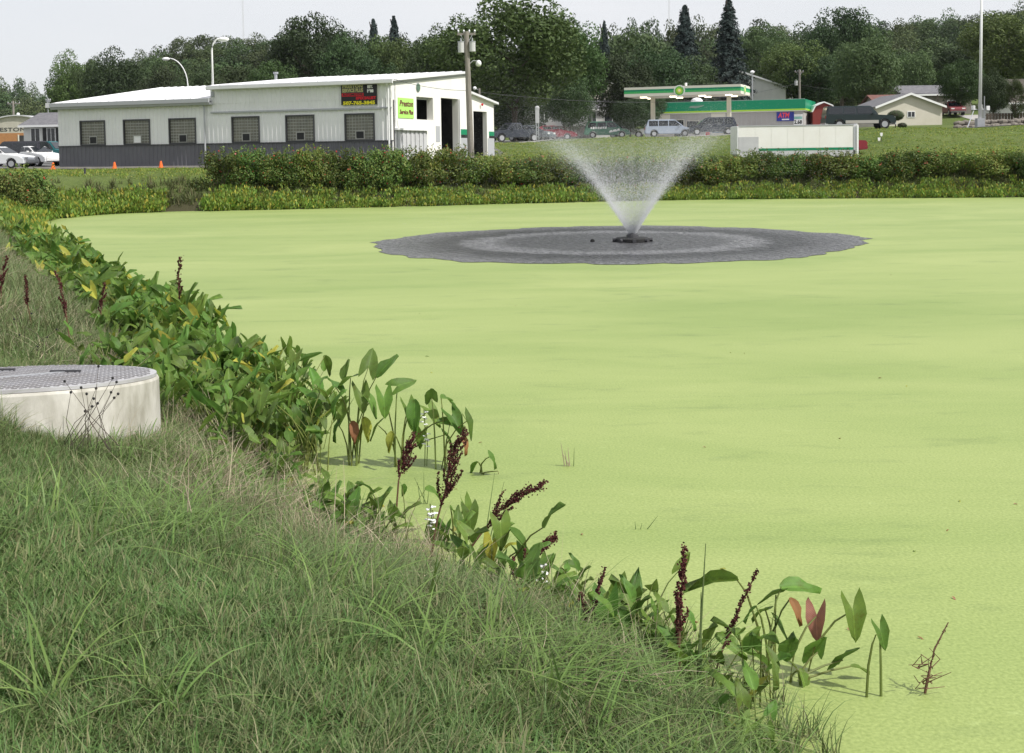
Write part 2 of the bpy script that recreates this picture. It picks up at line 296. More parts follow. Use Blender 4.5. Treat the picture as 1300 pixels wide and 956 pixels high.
class MB:
    def __init__(s): s.v = []; s.f = []
    def add(s, vs, fs):
        o = len(s.v); s.v += [tuple(v) for v in vs]; s.f += [tuple(o + i for i in f) for f in fs]; return s
    def box(s, x0, x1, y0, y1, z0, z1):
        v = [(x, y, z) for x in (x0, x1) for y in (y0, y1) for z in (z0, z1)]
        return s.add(v, [(0, 1, 3, 2), (4, 6, 7, 5), (0, 4, 5, 1), (2, 3, 7, 6), (0, 2, 6, 4), (1, 5, 7, 3)])
    def prism(s, poly, a0, a1, axis='y'):
        def P(p, a):
            return {'y': (p[0], a, p[1]), 'x': (a, p[0], p[1]), 'z': (p[0], p[1], a)}[axis]
        n = len(poly); vs = [P(p, a0) for p in poly] + [P(p, a1) for p in poly]
        return s.add(vs, [tuple(range(n)), tuple(range(2 * n - 1, n - 1, -1))] + [(i, i + n, (i + 1) % n + n, (i + 1) % n) for i in range(n)])
    def quad(s, a, b, c, d): return s.add([a, b, c, d], [(0, 1, 2, 3)])
    def tube(s, pts, rad, n=8, cap=True):
        pts = [Vector(p) for p in pts]; k = len(pts)
        rs = rad if isinstance(rad, (list, tuple)) else [rad] * k
        up = Vector((0, 0, 1)); vs = []
        for i, p in enumerate(pts):
            d = (pts[min(i + 1, k - 1)] - pts[max(i - 1, 0)]).normalized()
            a = d.cross(up if abs(d.z) < .95 else Vector((1, 0, 0))).normalized(); b = d.cross(a)
            for j in range(n):
                t = 2 * math.pi * j / n; vs.append(p + (a * math.cos(t) + b * math.sin(t)) * rs[i])
        fs = [(i * n + j, i * n + (j + 1) % n, (i + 1) * n + (j + 1) % n, (i + 1) * n + j) for i in range(k - 1) for j in range(n)]
        if cap: fs += [tuple(range(n - 1, -1, -1)), tuple((k - 1) * n + j for j in range(n))]
        return s.add(vs, fs)
    def ball(s, c, r, nu=8, nv=5, sq=(1, 1, 1)):
        vs = [(c[0], c[1], c[2] - r * sq[2])]
        for i in range(1, nv):
            ph = -math.pi / 2 + math.pi * i / nv
            for j in range(nu):
                t = 2 * math.pi * j / nu
                vs.append((c[0] + r * sq[0] * math.cos(ph) * math.cos(t), c[1] + r * sq[1] * math.cos(ph) * math.sin(t), c[2] + r * sq[2] * math.sin(ph)))
        vs.append((c[0], c[1], c[2] + r * sq[2])); e = len(vs) - 1
        fs = [(0, 1 + (j + 1) % nu, 1 + j) for j in range(nu)]
        for i in range(nv - 2):
            for j in range(nu):
                a = 1 + i * nu + j; b = 1 + i * nu + (j + 1) % nu; fs.append((a, b, b + nu, a + nu))
        fs += [(1 + (nv - 2) * nu + j, 1 + (nv - 2) * nu + (j + 1) % nu, e) for j in range(nu)]
        return s.add(vs, fs)
    def build(s, name, m, parent=None, loc=None, smooth=False, bevel=0, kind=None):
        me = bpy.data.meshes.new(name); me.from_pydata(s.v, [], s.f)
        b = bmesh.new(); b.from_mesh(me); bmesh.ops.recalc_face_normals(b, faces=b.faces)
        if bevel: bmesh.ops.bevel(b, geom=[e for e in b.edges if len(e.link_faces) == 2 and e.calc_face_angle(0) > .5], offset=bevel, segments=2, affect='EDGES', clamp_overlap=True)
        b.to_mesh(me); b.free()
        if smooth: me.polygons.foreach_set('use_smooth', np.ones(len(me.polygons), dtype=bool))
        me.update(); return link(name, me, m, parent, loc, kind)
def copy_tree(o, parent=None):
    c = o.copy(); COL.objects.link(c)
    if parent: c.parent = parent
    for ch in CH.get(o.name, []): CH.setdefault(c.name, []).append(copy_tree(ch, c))
    return c
CH = {}
def reg(root):                           # remembers the children of a prototype for copying
    for o in list(COL.objects):
        if o.parent == root: CH.setdefault(root.name, []).append(o); reg(o)
    return root
def text(s, size, m, parent, loc, rot, name='lettering', sx=1.0, ext=.006, off=0.0, shear=0):
    cu = bpy.data.curves.new('lettering', 'FONT'); cu.body = s; cu.size = size; cu.extrude = ext; cu.align_x = 'CENTER'; cu.align_y = 'CENTER'
    cu.offset = off; cu.shear = shear; cu.resolution_u = 2
    t = bpy.data.objects.new('lettering', cu)
    me = bpy.data.meshes.new_from_object(t); bpy.data.objects.remove(t)
    o = link(name, me, m, parent, loc); o.rotation_euler = rot; o.scale = (sx, 1, 1)
    return o

# ------------------------------------------------------------------ terrain
POND = [(1.9, 3.0), (1.3, 4.5), (.80, 6.1), (.12, 6.95), (-.85, 7.9), (-1.65, 8.7), (-2.25, 10.0), (-3.4, 12.4), (-5.2, 17.3), (-7.5, 21.6), (-11.4, 29.4), (-15.5, 38),
        (-19.2, 46), (-21, 52.5), (-19.6, 57.5), (-16, 58.9), (-10, 59.8), (-3, 61.6), (5, 63.4), (10.7, 64), (20, 62.8), (30, 60.5), (40, 55), (46, 45), (44, 30), (36, 16), (24, 7), (12, 2), (6, .6), (3, 1.2)]
def refine(P, k=6, amp=.12):
    out_ = []; r = random.Random(3); n = len(P)
    for i in range(n):
        p0, p1, p2, p3 = (np.array(P[(i + j - 1) % n]) for j in range(4))
        for j in range(k):
            t = j / k
            q = .5 * ((2 * p1) + (-p0 + p2) * t + (2 * p0 - 5 * p1 + 4 * p2 - p3) * t * t + (-p0 + 3 * p1 - 3 * p2 + p3) * t ** 3)
            sc = amp * min(1, .3 + q[1] / 30); out_.append((q[0] + r.uniform(-sc, sc), q[1] + r.uniform(-sc, sc)))
    return np.array(out_)
SH = refine(POND)
def sdist(X, Y):                         # > 0 on land
    X = np.asarray(X, float); Y = np.asarray(Y, float); d = np.full(X.shape, 1e9); ins = np.zeros(X.shape, bool)
    A = SH; B = np.roll(SH, -1, axis=0)
    for (ax, ay), (bx, by) in zip(A, B):
        ex, ey = bx - ax, by - ay; t = np.clip(((X - ax) * ex + (Y - ay) * ey) / (ex * ex + ey * ey), 0, 1)
        d = np.minimum(d, np.hypot(X - ax - t * ex, Y - ay - t * ey))
        c = ((ay > Y) != (by > Y)); ins ^= c & (X < (bx - ax) * (Y - ay) / (by - ay + 1e-12) + ax)
    return np.where(ins, -d, d)
CTRL = np.array([(-40, 58, 1.9), (-28, 66, 1.9), (-30, 76, 2.05), (-18, 70, 2.05), (-7, 67, 2.05), (-20, 85, 2.1), (-45, 90, 2.2), (-4, 78, 2.4), (-1.5, 100, 3.45), (-20, 112, 3.0),
                 (-70, 100, 2.4), (-70, 50, 2), (-60, 160, 3), (-20, 160, 4), (4, 69, 1.6), (5, 82, 2.5), (7, 96, 3.4), (9, 110, 3.85), (10, 132, 4.0), (27, 142, 4.0), (5, 175, 5), (14, 80, 1.9), (22, 80, 1.8),
                 (21, 96, 3.6), (26, 118, 4.1), (31, 77, 2.3), (31, 97, 4.2), (45, 99, 4.35), (45, 78, 2.5), (45, 130, 4.9), (62, 130, 5.9), (60, 108, 4.7), (58, 160, 6.8), (70, 80, 2.9), (50, 60, 1.8), (80, 30, 2), (40, 180, 7.5), (90, 180, 10)])
def zfar(X, Y):
    w = 0; s = 0
    for x, y, z in CTRL:
        d2 = ((X - x) ** 2 + (Y - y) ** 2); g = 1 / (d2 / 9 + 1) ** 1.6; w = w + g; s = s + g * z
    return s / w
def sstep(a, b, x):
    t = np.clip((x - a) / (b - a), 0, 1); return t * t * (3 - 2 * t)
def ground(X, Y):
    X = np.asarray(X, float); Y = np.asarray(Y, float); d = sdist(X, Y)
    zf = zfar(X, Y)
    ang = X / np.maximum(Y, 60)
    hx = np.interp(ang, [-.46, -.37, -.30, -.24, -.15, -.02, .12, .25, .36, .5], [6, 9, 26, 33, 29, 17, 18, 24, 31, 36])
    zf = zf + sstep(190, 470, Y) * hx + sstep(560, 900, Y) * 28 * sstep(-.2, -.35, ang) * 1.0
    near = 1.3 * (1 - np.exp(-np.maximum(d, 0) / 3.0)) + .30 * np.exp(-((X + 4.9) ** 2 / 1.3 + (Y - 8.3) ** 2 / .9))
    farb = zf * (1 - np.exp(-np.maximum(d, 0) / 2.6))
    w = sstep(24, 52, Y)
    z = near * (1 - w) + farb * w
    z = z + .03 * np.sin(X * 1.7 + Y * .6) * np.cos(Y * 1.3 - X * .4) * sstep(.3, 2, d) * (Y < 40)
    return np.where(d < 0, np.maximum(-.7, d * .5), z)
def g1(x, y): return float(ground(np.array([x]), np.array([y]))[0])
def axis(parts):
    return np.unique(np.round(np.concatenate(parts), 4))
gx = np.geomspace(60, 3000, 34)
xs = axis([np.arange(-14, 4, .14), np.arange(-60, 60.1, .55), gx, -gx])
ys = axis([np.geomspace(40, 400, 10) * -1, np.arange(-40, 2, 1.5), np.arange(2, 20, .14), np.arange(20, 112, .5), np.arange(112, 220, 2.5), np.geomspace(220, 3500, 40)])
GX, GY = np.meshgrid(xs, ys); GZ = ground(GX, GY)
nx, ny = len(xs), len(ys)
idx = np.arange(nx * ny).reshape(ny, nx)
Q = np.stack([idx[:-1, :-1], idx[:-1, 1:], idx[1:, 1:], idx[1:, :-1]], -1).reshape(-1, 4)
me = npmesh('ground', np.stack([GX, GY, GZ], -1).reshape(-1, 3), Q, True)
GD = sdist(GX, GY).ravel()
at_ = me.attributes.new('soil', 'FLOAT', 'POINT')
soil = np.where(GY.ravel() < 60, sstep(2.5, .3, GD) * .9 + .25 * (GY.ravel() < 16), sstep(2.0, .3, GD)).astype(np.float32)
at_.data.foreach_set('value', np.clip(soil, 0, 1))
tag(link('ground', me, 'turf'), 'grassy ground around the pond', kind='structure')
def raycell(x, y):                       # height of the meshed ground (bilinear in its grid)
    i = np.clip(np.searchsorted(xs, x) - 1, 0, nx - 2); j = np.clip(np.searchsorted(ys, y) - 1, 0, ny - 2)
    u = (x - xs[i]) / (xs[i + 1] - xs[i]); v = (y - ys[j]) / (ys[j + 1] - ys[j])
    return (GZ[j, i] * (1 - u) + GZ[j, i + 1] * u) * (1 - v) + (GZ[j + 1, i] * (1 - u) + GZ[j + 1, i + 1] * u) * v
def gz(x, y): return float(raycell(np.array(x), np.array(y)))

# pond surface
P2 = []
b = bmesh.new(); cx, cy = 10, 34
vs = [b.verts.new((x + (x - cx) * .012, y + (y - cy) * .012, 0)) for x, y in SH]
b.faces.new(vs); bmesh.ops.triangulate(b, faces=b.faces)
me = bpy.data.meshes.new('pond_water'); b.to_mesh(me); b.free()
tag(link('pond_water', me, 'duckweed'), 'still pond water covered in yellow green duckweed', kind='structure')
FX, FY = at_z(803, 307, 0).x, at_z(803, 307, 0).y
# clear, churned water round the fountain
n = 160; vs = []; cxw, cyw = FX - .5, FY + .2
for k in range(n):
    a = 2 * math.pi * k / n
    rr = 7.2 * (1 + .018 * math.sin(5 * a + 1) + .012 * math.sin(11 * a) + .012 * math.sin(23 * a + 2) + .008 * math.sin(41 * a + 3) + random.uniform(-.012, .012))
    rr *= 1 + .035 * max(0, abs(math.cos(a)) - .93) / .07
    vs.append((rr * math.cos(a), rr * math.sin(a), 0))
rings = 26; V = [(0, 0, 0)]
for i in range(1, rings + 1):
    for k in range(n):
        q = i / rings; x, y = vs[k][0] * q, vs[k][1] * q; r_ = math.hypot(x, y)
        V.append((x, y, .006 * math.sin(r_ * 5.5) * math.exp(-abs(r_ - 4.6) / 1.5) + 0))
fc = []
for i in range(rings - 1):
    for k in range(n):
        a, c = 1 + i * n + k, 1 + i * n + (k + 1) % n; fc.append((a, c, c + n, a + n))
me = npmesh('open_water', V, fc, True); ow = link('open_water', me, 'openwater', loc=(cxw, cyw, .010))
tag(ow, 'dark rippled clear water around the fountain', kind='structure')
m2 = npmesh('open_water_middle', V[:n + 1], [(0, 1 + k, 1 + (k + 1) % n) for k in range(n)], True)
o2 = link('open_water', m2, 'openwater', loc=(cxw, cyw, .010)); tag(o2, 'dark rippled clear water around the fountain', kind='structure')

def drape(name, poly, m, off, label, step=1.0, kind='structure', cat=None):
    """a sheet laid over the ground inside a polygon"""
    b = bmesh.new(); xs_ = [p[0] for p in poly]; ys_ = [p[1] for p in poly]
    f = b.faces.new([b.verts.new((x, y, 0)) for x, y in poly])
    x = min(xs_) + step
    while x < max(xs_):
        bmesh.ops.bisect_plane(b, geom=b.verts[:] + b.edges[:] + b.faces[:], plane_co=(x, 0, 0), plane_no=(1, 0, 0)); x += step
    y = min(ys_) + step
    while y < max(ys_):
        bmesh.ops.bisect_plane(b, geom=b.verts[:] + b.edges[:] + b.faces[:], plane_co=(0, y, 0), plane_no=(0, 1, 0)); y += step
    for v in b.verts: v.co.z = gz(v.co.x, v.co.y) + off
    me = bpy.data.meshes.new(name); b.to_mesh(me); b.free()
    return tag(link(name, me, m), label, kind=kind, cat=cat)

# ------------------------------------------------------------------ vegetation meshes
def rand_unit(n):
    v = rng.normal(size=(n, 3)); return v / np.linalg.norm(v, axis=1, keepdims=True)
def flakes(C, Nn, size, asp=.55):
    """little pointed leaves at C facing Nn"""
    n = len(C); r = rand_unit(n); U = np.cross(Nn, r); U /= np.linalg.norm(U, axis=1, keepdims=True) + 1e-9
    Vv = np.cross(Nn, U); s = size.reshape(-1, 1) if np.ndim(size) else size
    P = np.stack([C - U * s, C + Vv * s * asp, C + U * s, C - Vv * s * asp], 1).reshape(-1, 3)
    return P, np.arange(4 * n).reshape(-1, 4)
def crown_mesh(name, nb, per, leaf, seed, rx=.40, z0=.14, flat=1.0, br=(.10, .17), taper=.0):
    global rng
    rng = np.random.default_rng(seed)
    u = rand_unit(nb); rad = rng.uniform(.35, 1, nb) ** .5
    cz = (1 + z0) / 2; hz = (1 - z0) / 2
    brd = rng.uniform(br[0], br[1], nb)
    c = u * rad[:, None] * np.array([rx, rx, hz]) * .80
    if taper: c[:, :2] *= (1 - taper * (c[:, 2:3] / hz))
    c[:, 2] += cz
    Ps = []
    for i in range(nb):
        d = rand_unit(per); rr = brd[i] * rng.uniform(.72, 1.08, per)[:, None]
        p = c[i] + d * rr * np.array([1, 1, .85 * flat])
        nn = d + rand_unit(per) * .8; nn /= np.linalg.norm(nn, axis=1, keepdims=True)
        Ps.append((p, nn))
    C_ = np.concatenate([p for p, _ in Ps]); N_ = np.concatenate([n_ for _, n_ in Ps])
    P, Fq = flakes(C_, N_, leaf * rng.uniform(.6, 1.3, len(C_)))
    return npmesh(name, P, Fq)
def trunk_mesh(name, seed, h=.55, r=.022, nl=9):
    rd = random.Random(seed); mb = MB()
    pts = [(0, 0, -.03)] + [(rd.uniform(-.01, .01) * k, rd.uniform(-.01, .01) * k, h * k / 4) for k in range(1, 5)]
    mb.tube(pts, [r * 1.5, r, r * .85, r * .65, r * .3], 7)
    for k in range(nl):
        z = rd.uniform(.16, h); a = rd.uniform(0, 6.28); l = rd.uniform(.14, .28)
        mb.tube([(0, 0, z), (l * .5 * math.cos(a), l * .5 * math.sin(a), z + l * .35), (l * math.cos(a), l * math.sin(a), z + l * .9)], [r * .4, r * .25, r * .08], 5)
    me = bpy.data.meshes.new(name); me.from_pydata(mb.v, [], mb.f); return me
CR = {}
CR['near'] = [crown_mesh('crown', 70, 330, .0125, 20 + i, rx=.42, z0=.10 + .04 * (i % 3), br=(.085, .15)) for i in range(6)]
CR['far'] = [crown_mesh('crown', 38, 120, .023, 40 + i, rx=.42, z0=.10, br=(.11, .19)) for i in range(6)]
CR['loose'] = [crown_mesh('crown', 60, 200, .013, 60 + i, rx=.42, z0=.12, br=(.06, .12), taper=.2) for i in range(2)]
def spruce_mesh(seed):
    global rng
    rng = np.random.default_rng(seed); C_ = []; N_ = []
    for lv in range(34):
        z = .06 + .93 * (lv / 34) ** .9; rad = .27 * (1 - z) ** .85 + .005; nbr = int(9 + 8 * (1 - z))
        for k in range(nbr):
            a = rng.uniform(0, 6.28); L_ = rad * rng.uniform(.75, 1.15); m = int(16 + 90 * L_ / .27)
            t = rng.uniform(.1, 1, m); w = .022 * (1.2 - t) * min(1, rad / .07)
            p = np.stack([np.cos(a) * L_ * t + rng.normal(size=m) * w, np.sin(a) * L_ * t + rng.normal(size=m) * w, z - .05 * t * L_ / .27 - .02 * t * t + rng.normal(size=m) * .006], 1)
            C_.append(p); nn = np.stack([np.cos(a) + rng.normal(size=m) * .7, np.sin(a) + rng.normal(size=m) * .7, .9 + rng.normal(size=m) * .5], 1); N_.append(nn / np.linalg.norm(nn, axis=1, keepdims=True))
    C_ = np.concatenate(C_); N_ = np.concatenate(N_)
    P, Fq = flakes(C_, N_, .0125 * rng.uniform(.6, 1.2, len(C_)), .45); return npmesh('crown', P, Fq)
CR['spruce'] = [spruce_mesh(5), spruce_mesh(6)]
TR = [trunk_mesh('trunk', 3 + i) for i in range(4)]
SPT = trunk_mesh('trunk', 9, .95, .016, 0)
MESHMAT = {}
def tree(px, ytop, Y, wpx, kind, m, label, group=None, name='broadleaf_tree', cat='tree', base=None):
    """a tree whose top is seen at (px, ytop) from the camera spot, Y metres away"""
    top = at(px, ytop, Y); x = top.x; z0 = gz(x, Y) if base is None else base; h = max(2.5, top.z - z0)
    w = wpx * Y / F
    root = empty(name, (x, Y, z0 - .1), random.uniform(0, 6.28), label, cat, group)
    i = random.randrange(len(CR[kind])); key = (kind, i, m)
    if key not in MESHMAT:
        me = CR[kind][i].copy(); me.materials.append(M[m]); MESHMAT[key] = me
    s = w / (.84 if kind != 'spruce' else .42)
    c = link('crown', MESHMAT[key], None, root); c.scale = (s, s, h)
    if not TR[0].materials:
        for t in TR + [SPT]: t.materials.append(M['bark'])
    t = link('trunk', random.choice(TR) if kind != 'spruce' else SPT, None, root); t.scale = (h * .8, h * .8, h)
    return root

# ------------------------------------------------------------------ service building
def local_hit(px, py, org, rz, plane, off=0.0):
    """where a line of sight meets a wall: plane 'y' (local y = off) -> (x, z); plane 'x' -> (y, z)"""
    c, s = math.cos(rz), math.sin(rz); o = Vector((0, 0, EYE)) - Vector(org); d = ray(px, py)
    lo = Vector((o.x * c + o.y * s, -o.x * s + o.y * c, o.z)); ld = Vector((d.x * c + d.y * s, -d.x * s + d.y * c, d.z))
    if plane == 'y':
        t = (off - lo.y) / ld.y; return lo.x + t * ld.x, lo.z + t * ld.z
    t = (off - lo.x) / ld.x; return lo.y + t * ld.y, lo.z + t * ld.z
SB = (-6.67, 66.7, 2.05); RZ = R(-20.7)
svc = empty('service_building', SB, RZ, 'long white metal service garage with charcoal base and block windows', 'building')
XL = -23.5; XH = local_hit(268.5, 120, SB, RZ, 'y')[0]
def corr(mb, x0, x1, z0, z1, y=0.0, pitch=.30, d=.035):
    """ribbed sheet facing -y"""
    k = max(1, round((x1 - x0) / pitch)); p = (x1 - x0) / k; xsv = []
    for i in range(k):
        a = x0 + i * p; xsv += [(a, 0), (a + p * .62, 0), (a + p * .72, -d), (a + p * .9, -d)]
    xsv.append((x1, 0)); n = len(xsv); vs = [(x, y + dy, z0) for x, dy in xsv] + [(x, y + dy, z1) for x, dy in xsv]
    mb.add(vs, [(i, i + 1, n + i + 1, n + i) for i in range(n - 1)])
wins = [(102, 134, 154.6, 186), (157, 191, 152.8, 184.5), (214.7, 249.2, 150, 183), (294.6, 330, 147.2, 180.2), (363, 399.7, 144.7, 178.4), (438, 476, 142, 176.4)]
WX = [(local_hit(a, 170, SB, RZ, 'y')[0], local_hit(b_, 170, SB, RZ, 'y')[0]) for a, b_, _, _ in wins]
WT = sum(local_hit((a + b_) / 2, t, SB, RZ, 'y')[1] for a, b_, t, _ in wins) / 6
WB = sum(local_hit((a + b_) / 2, t, SB, RZ, 'y')[1] for a, b_, _, t in wins) / 6
ZG = WB - .05
mb = MB(); ed = [XL] + [v for w in WX for v in w] + [0]
for i in range(0, len(ed), 2): corr(mb, ed[i], ed[i + 1], ZG, 3.78)
for a, b_ in WX: corr(mb, a, b_, WT, 3.78)
corr(mb, XL, XH, 3.78, 4.0); corr(mb, XH, 0, 3.78, 4.75, -.012)
mb.build('white_siding', 'white_metal', svc)
mb = MB(); corr(mb, XL, 0, 0.08, ZG, -.01); mb.build('charcoal_siding', 'grey_metal', svc)
MB().box(XL, .01, -.075, .1, ZG - .03, ZG + .035).build('sill_strip', 'trim_dark', svc)
MB().box(XL, 0, -.05, .12, -.6, .08).build('footing', 'red_brick', svc)
MB().box(XH - .03, .02, -.12, -.04, 3.20, 3.30).build('wall_trim', 'trim_grey', svc)
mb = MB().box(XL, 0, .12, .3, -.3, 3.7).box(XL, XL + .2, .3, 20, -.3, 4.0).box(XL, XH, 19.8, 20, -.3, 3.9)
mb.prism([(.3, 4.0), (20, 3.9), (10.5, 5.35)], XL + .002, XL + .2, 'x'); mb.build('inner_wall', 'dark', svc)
for i, (a, b_) in enumerate(WX):
    w = MB().box(a, a + .07, -.06, .1, WB, WT).box(b_ - .07, b_, -.06, .1, WB, WT).box(a + .07, b_ - .07, -.06, .1, WT - .08, WT).box(a + .07, b_ - .07, -.06, .1, WB, WB + .05).build('window', 'trim_dark', svc)
    MB().box(a + .07, b_ - .07, .055, .09, WB + .05, WT - .08).build('mortar', 'mortar', w)
    nxb, nzb = 9, 8; ww = (b_ - a - .14) / nxb; hh = (WT - WB - .13) / nzb; blk = MB()
    vx0, vx1 = (3.4, 6.0); vz1 = 2.6
    for p in range(nxb):
        for q in range(nzb):
            if vx0 - .6 < p < vx1 and q < vz1: continue
            x0 = a + .07 + p * ww; z0 = WB + .05 + q * hh
            blk.box(x0 + .02, x0 + ww - .02, .03 + .008 * ((p * 7 + q * 3) % 3), .06, z0 + .02, z0 + hh - .02)
    blk.build('glass_block', 'glassblock', w, kind='stuff')
    x0 = a + .07 + 3 * ww; x1 = x0 + 3.0 * ww; z1 = WB + .05 + 2.9 * hh; z0 = WB + .07
    MB().box(x0, x0 + .05, .0, .05, z0, z1).box(x1 - .05, x1, .0, .05, z0, z1).box(x0 + .05, x1 - .05, .0, .05, z1 - .05, z1).box(x0 + .05, x1 - .05, .0, .05, z0, z0 + .04).build('vent_frame', 'mortar', w)
    MB().box(x0 + .05, x1 - .05, .022, .04, z0 + .04, z1 - .05).build('vent_pane', 'white' if i == 1 else 'signblack', w)
def roof_slab(name, x0, x1, ya, za, yb, zb, th, m, parent, pitch=.6):
    mb = MB().prism([(ya, za), (yb, zb), (yb, zb + th), (ya, za + th)], x0, x1, 'x')
    x = x0 + .3
    while x < x1 - .1:
        mb.prism([(ya - .0, za + th), (yb, zb + th), (yb, zb + th + .04), (ya, za + th + .04)], x, x + .05, 'x'); x += pitch
    return mb.build(name, m, parent)
roof_slab('roof', XL - .25, XH, -.35, 3.95, 10.5, 5.42, .16, 'white_roof', svc)
roof_slab('roof', XL - .25, XH, 20.3, 3.9, 10.5, 5.42, .16, 'white_roof', svc)
roof_slab('roof', XH - .12, .22, -.30, 4.72, 10.95, 5.78, .13, 'white_roof', svc)
MB().prism([(-.42, 3.85), (-.37, 3.72), (-.05, 3.72), (-.05, 3.85)], XL - .25, XH + .1, 'x').prism([(-.48, 3.86), (-.37, 3.86), (-.37, 4.10), (-.48, 4.10)], XL - .25, XH + .1, 'x').build('gutter', 'trim_grey', svc)
MB().prism([(-.46, 4.62), (-.34, 4.58), (-.34, 4.80), (-.46, 4.80)], XH - .1, .26, 'x').build('gutter', 'white_roof', svc)
mb = MB().prism([(-.05, 3.7), (10.9, 3.7), (10.9, 5.75), (-.05, 4.7)], XH - .05, XH + .1, 'x'); mb.build('step_wall', 'white_metal', svc)
for x_ in (-.0, XH - .3):
    MB().tube([(x_ - .14, -.4, 4.6 if x_ > -1 else 3.9), (x_ - .14, -.15, 4.4 if x_ > -1 else 3.6), (x_ - .14, -.15, .1)], .05, 6).build('downspout', 'white' if x_ > -1 else 'trim_grey', svc)
MB().box(-.35, 0, .3, .5, -.2, 4.7).build('corner_post', 'white_metal', svc)
# gable wall (faces the sun) with its bays
gy = lambda px: local_hit(px, 150, SB, RZ, 'x')[0]
def gzz(px, py): return local_hit(px, py, SB, RZ, 'x')[1]
a1, b1 = gy(529), gy(550); c1, d1 = gzz(540, 152), gzz(540, 123.5)
a2, b2 = gy(560), gy(582); d2 = gzz(571, 125)
T0 = lambda y: 4.70 + (5.75 - 4.70) * (y / 10.9)
mb = MB(); th = .42
def gp(y0, y1, z0, z1=None):
    mb.prism([(y0, z0), (y1, z0), (y1, T0(y1) if z1 is None else z1), (y0, T0(y0) if z1 is None else z1)], -th, 0, 'x')
gp(.0, a1, -.5); gp(a1, b1, -.5, c1); gp(a1, b1, d1); gp(b1, a2, -.5); gp(a2, b2, d2); gp(b2, 10.9, -.5)
mb.build('gable_wall', 'white_paint', svc)
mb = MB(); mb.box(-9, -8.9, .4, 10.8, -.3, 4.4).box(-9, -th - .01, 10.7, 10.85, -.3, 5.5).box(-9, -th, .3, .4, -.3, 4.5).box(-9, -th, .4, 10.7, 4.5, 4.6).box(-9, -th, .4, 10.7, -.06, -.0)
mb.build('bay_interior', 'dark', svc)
MB().box(-.35, -.30, a1, b1, c1 + (d1 - c1) * .9, d1).build('bay_door', 'trim_grey', svc)
MB().prism([(-.02, T0(0) - .12), (10.95, T0(10.95) - .12), (10.95, T0(10.95) - .04), (-.02, T0(0) - .04)], .0, .04, 'x').build('rake_trim', 'trim_grey', svc)
MB().box(.0, .10, b2 + .02, b2 + .12, 0, d2).build('bay_trim', 'white', svc)
# painted bands on the pillar
yb0, yb1 = b2 + .15, 10.9
z1, z2, z3 = gzz(588, 164.0), gzz(588, 171), gzz(588, 175)
MB().box(.0, .012, yb0, yb1, z2, z1).build('green_band', 'green', svc); MB().box(.0, .014, yb0, yb1, z3, z2 - .003).build('black_band', 'signblack', svc)
mb = MB().box(.0, .011, yb0, yb1, -.3, z3 - .003); mb.build('grey_band', 'trim_grey', svc)
# ribbed panel low on the gable wall
pa, pb = .25, gy(541); pz = gzz(520, 163)
mb = MB(); k = 15; p = (pb - pa) / k
for i in range(k): mb.box(.0, .05 + .04 * (i % 2), pa + i * p, pa + (i + 1) * p - .012, -.3, pz - .12)
mb.build('ribbed_panel', 'lightgrey', svc)
MB().box(.0, .22, pa - .02, pb + .03, pz - .12, pz + .0).build('panel_ledge', 'white', svc)
MB().box(.0, .02, gy(553), gy(558), gzz(555, 180), gzz(555, 160)).build('notice_board', 'trim_grey', svc)
# annex
ya, yb_ = 10.95, 15.6; aa, ab = gy(601), gy(618); ad = gzz(609, 141.5)
A0 = lambda y: 4.50 - .55 * (y - ya) / (yb_ - ya)
mb = MB(); th = .3
for y0, y1, z0 in ((ya, aa, -.5), (aa, ab, ad), (ab, yb_, -.5)): mb.prism([(y0, z0), (y1, z0), (y1, A0(y1)), (y0, A0(y0))], -th, 0, 'x')
mb.build('annex_wall', 'white_paint', svc)
MB().prism([(ya + .01, A0(ya)), (yb_ + .35, A0(yb_ + .35)), (yb_ + .35, A0(yb_ + .35) + .14), (ya + .01, A0(ya) + .14)], -10, .25, 'x').build('annex_roof', 'white_roof', svc)
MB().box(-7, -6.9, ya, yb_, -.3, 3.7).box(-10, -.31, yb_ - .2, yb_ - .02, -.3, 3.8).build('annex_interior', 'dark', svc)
z1, z2, z3 = gzz(624, 167), gzz(624, 172.5), gzz(624, 175.5)
MB().box(.0, .012, ab + .35, yb_, z2, z1).build('green_band', 'green', svc); MB().box(.0, .014, ab + .35, yb_, z3, z2 - .003).build('black_band', 'signblack', svc)
MB().box(.0, .012, ab + .1, yb_, -.3, z3 - .003).build('grey_band', 'trim_grey', svc)
MB().ball((.14, gy(610), gzz(610, 133)), .09).build('wall_lamp', 'signred', svc)
# clutter in the bays
def P_(lx, ly, lz):
    c, s = math.cos(RZ), math.sin(RZ); return (SB[0] + lx * c - ly * s, SB[1] + lx * s + ly * c, SB[2] + lz)
w = empty('workbench', P_(-3.2, (a2 + b2) / 2 + .6, 0), RZ, 'dark workbench with tool boxes inside the open tall bay', 'workbench')
MB().box(-.4, .4, -1.4, 1.4, .85, .92).build('bench_top', 'wood', w)
for x_ in (-.35, .3):
    for y_ in (-1.3, 1.25): MB().box(x_, x_ + .06, y_, y_ + .06, 0, .85).build('leg', 'steel_dark', w)
mb = MB().box(-.3, .3, -.2, .9, .92, 1.75); mb.build('tool_box', 'steel_dark', w, bevel=.02)
for k in range(4): MB().box(.3, .32, -.15, .85, .97 + k * .19, 1.1 + k * .19).build('drawer', 'trim_grey', w)
w = empty('tyre_stack', P_(-1.3, a2 + .9, 0), 0, 'stack of black tyres just inside the tall bay', 'tyres')
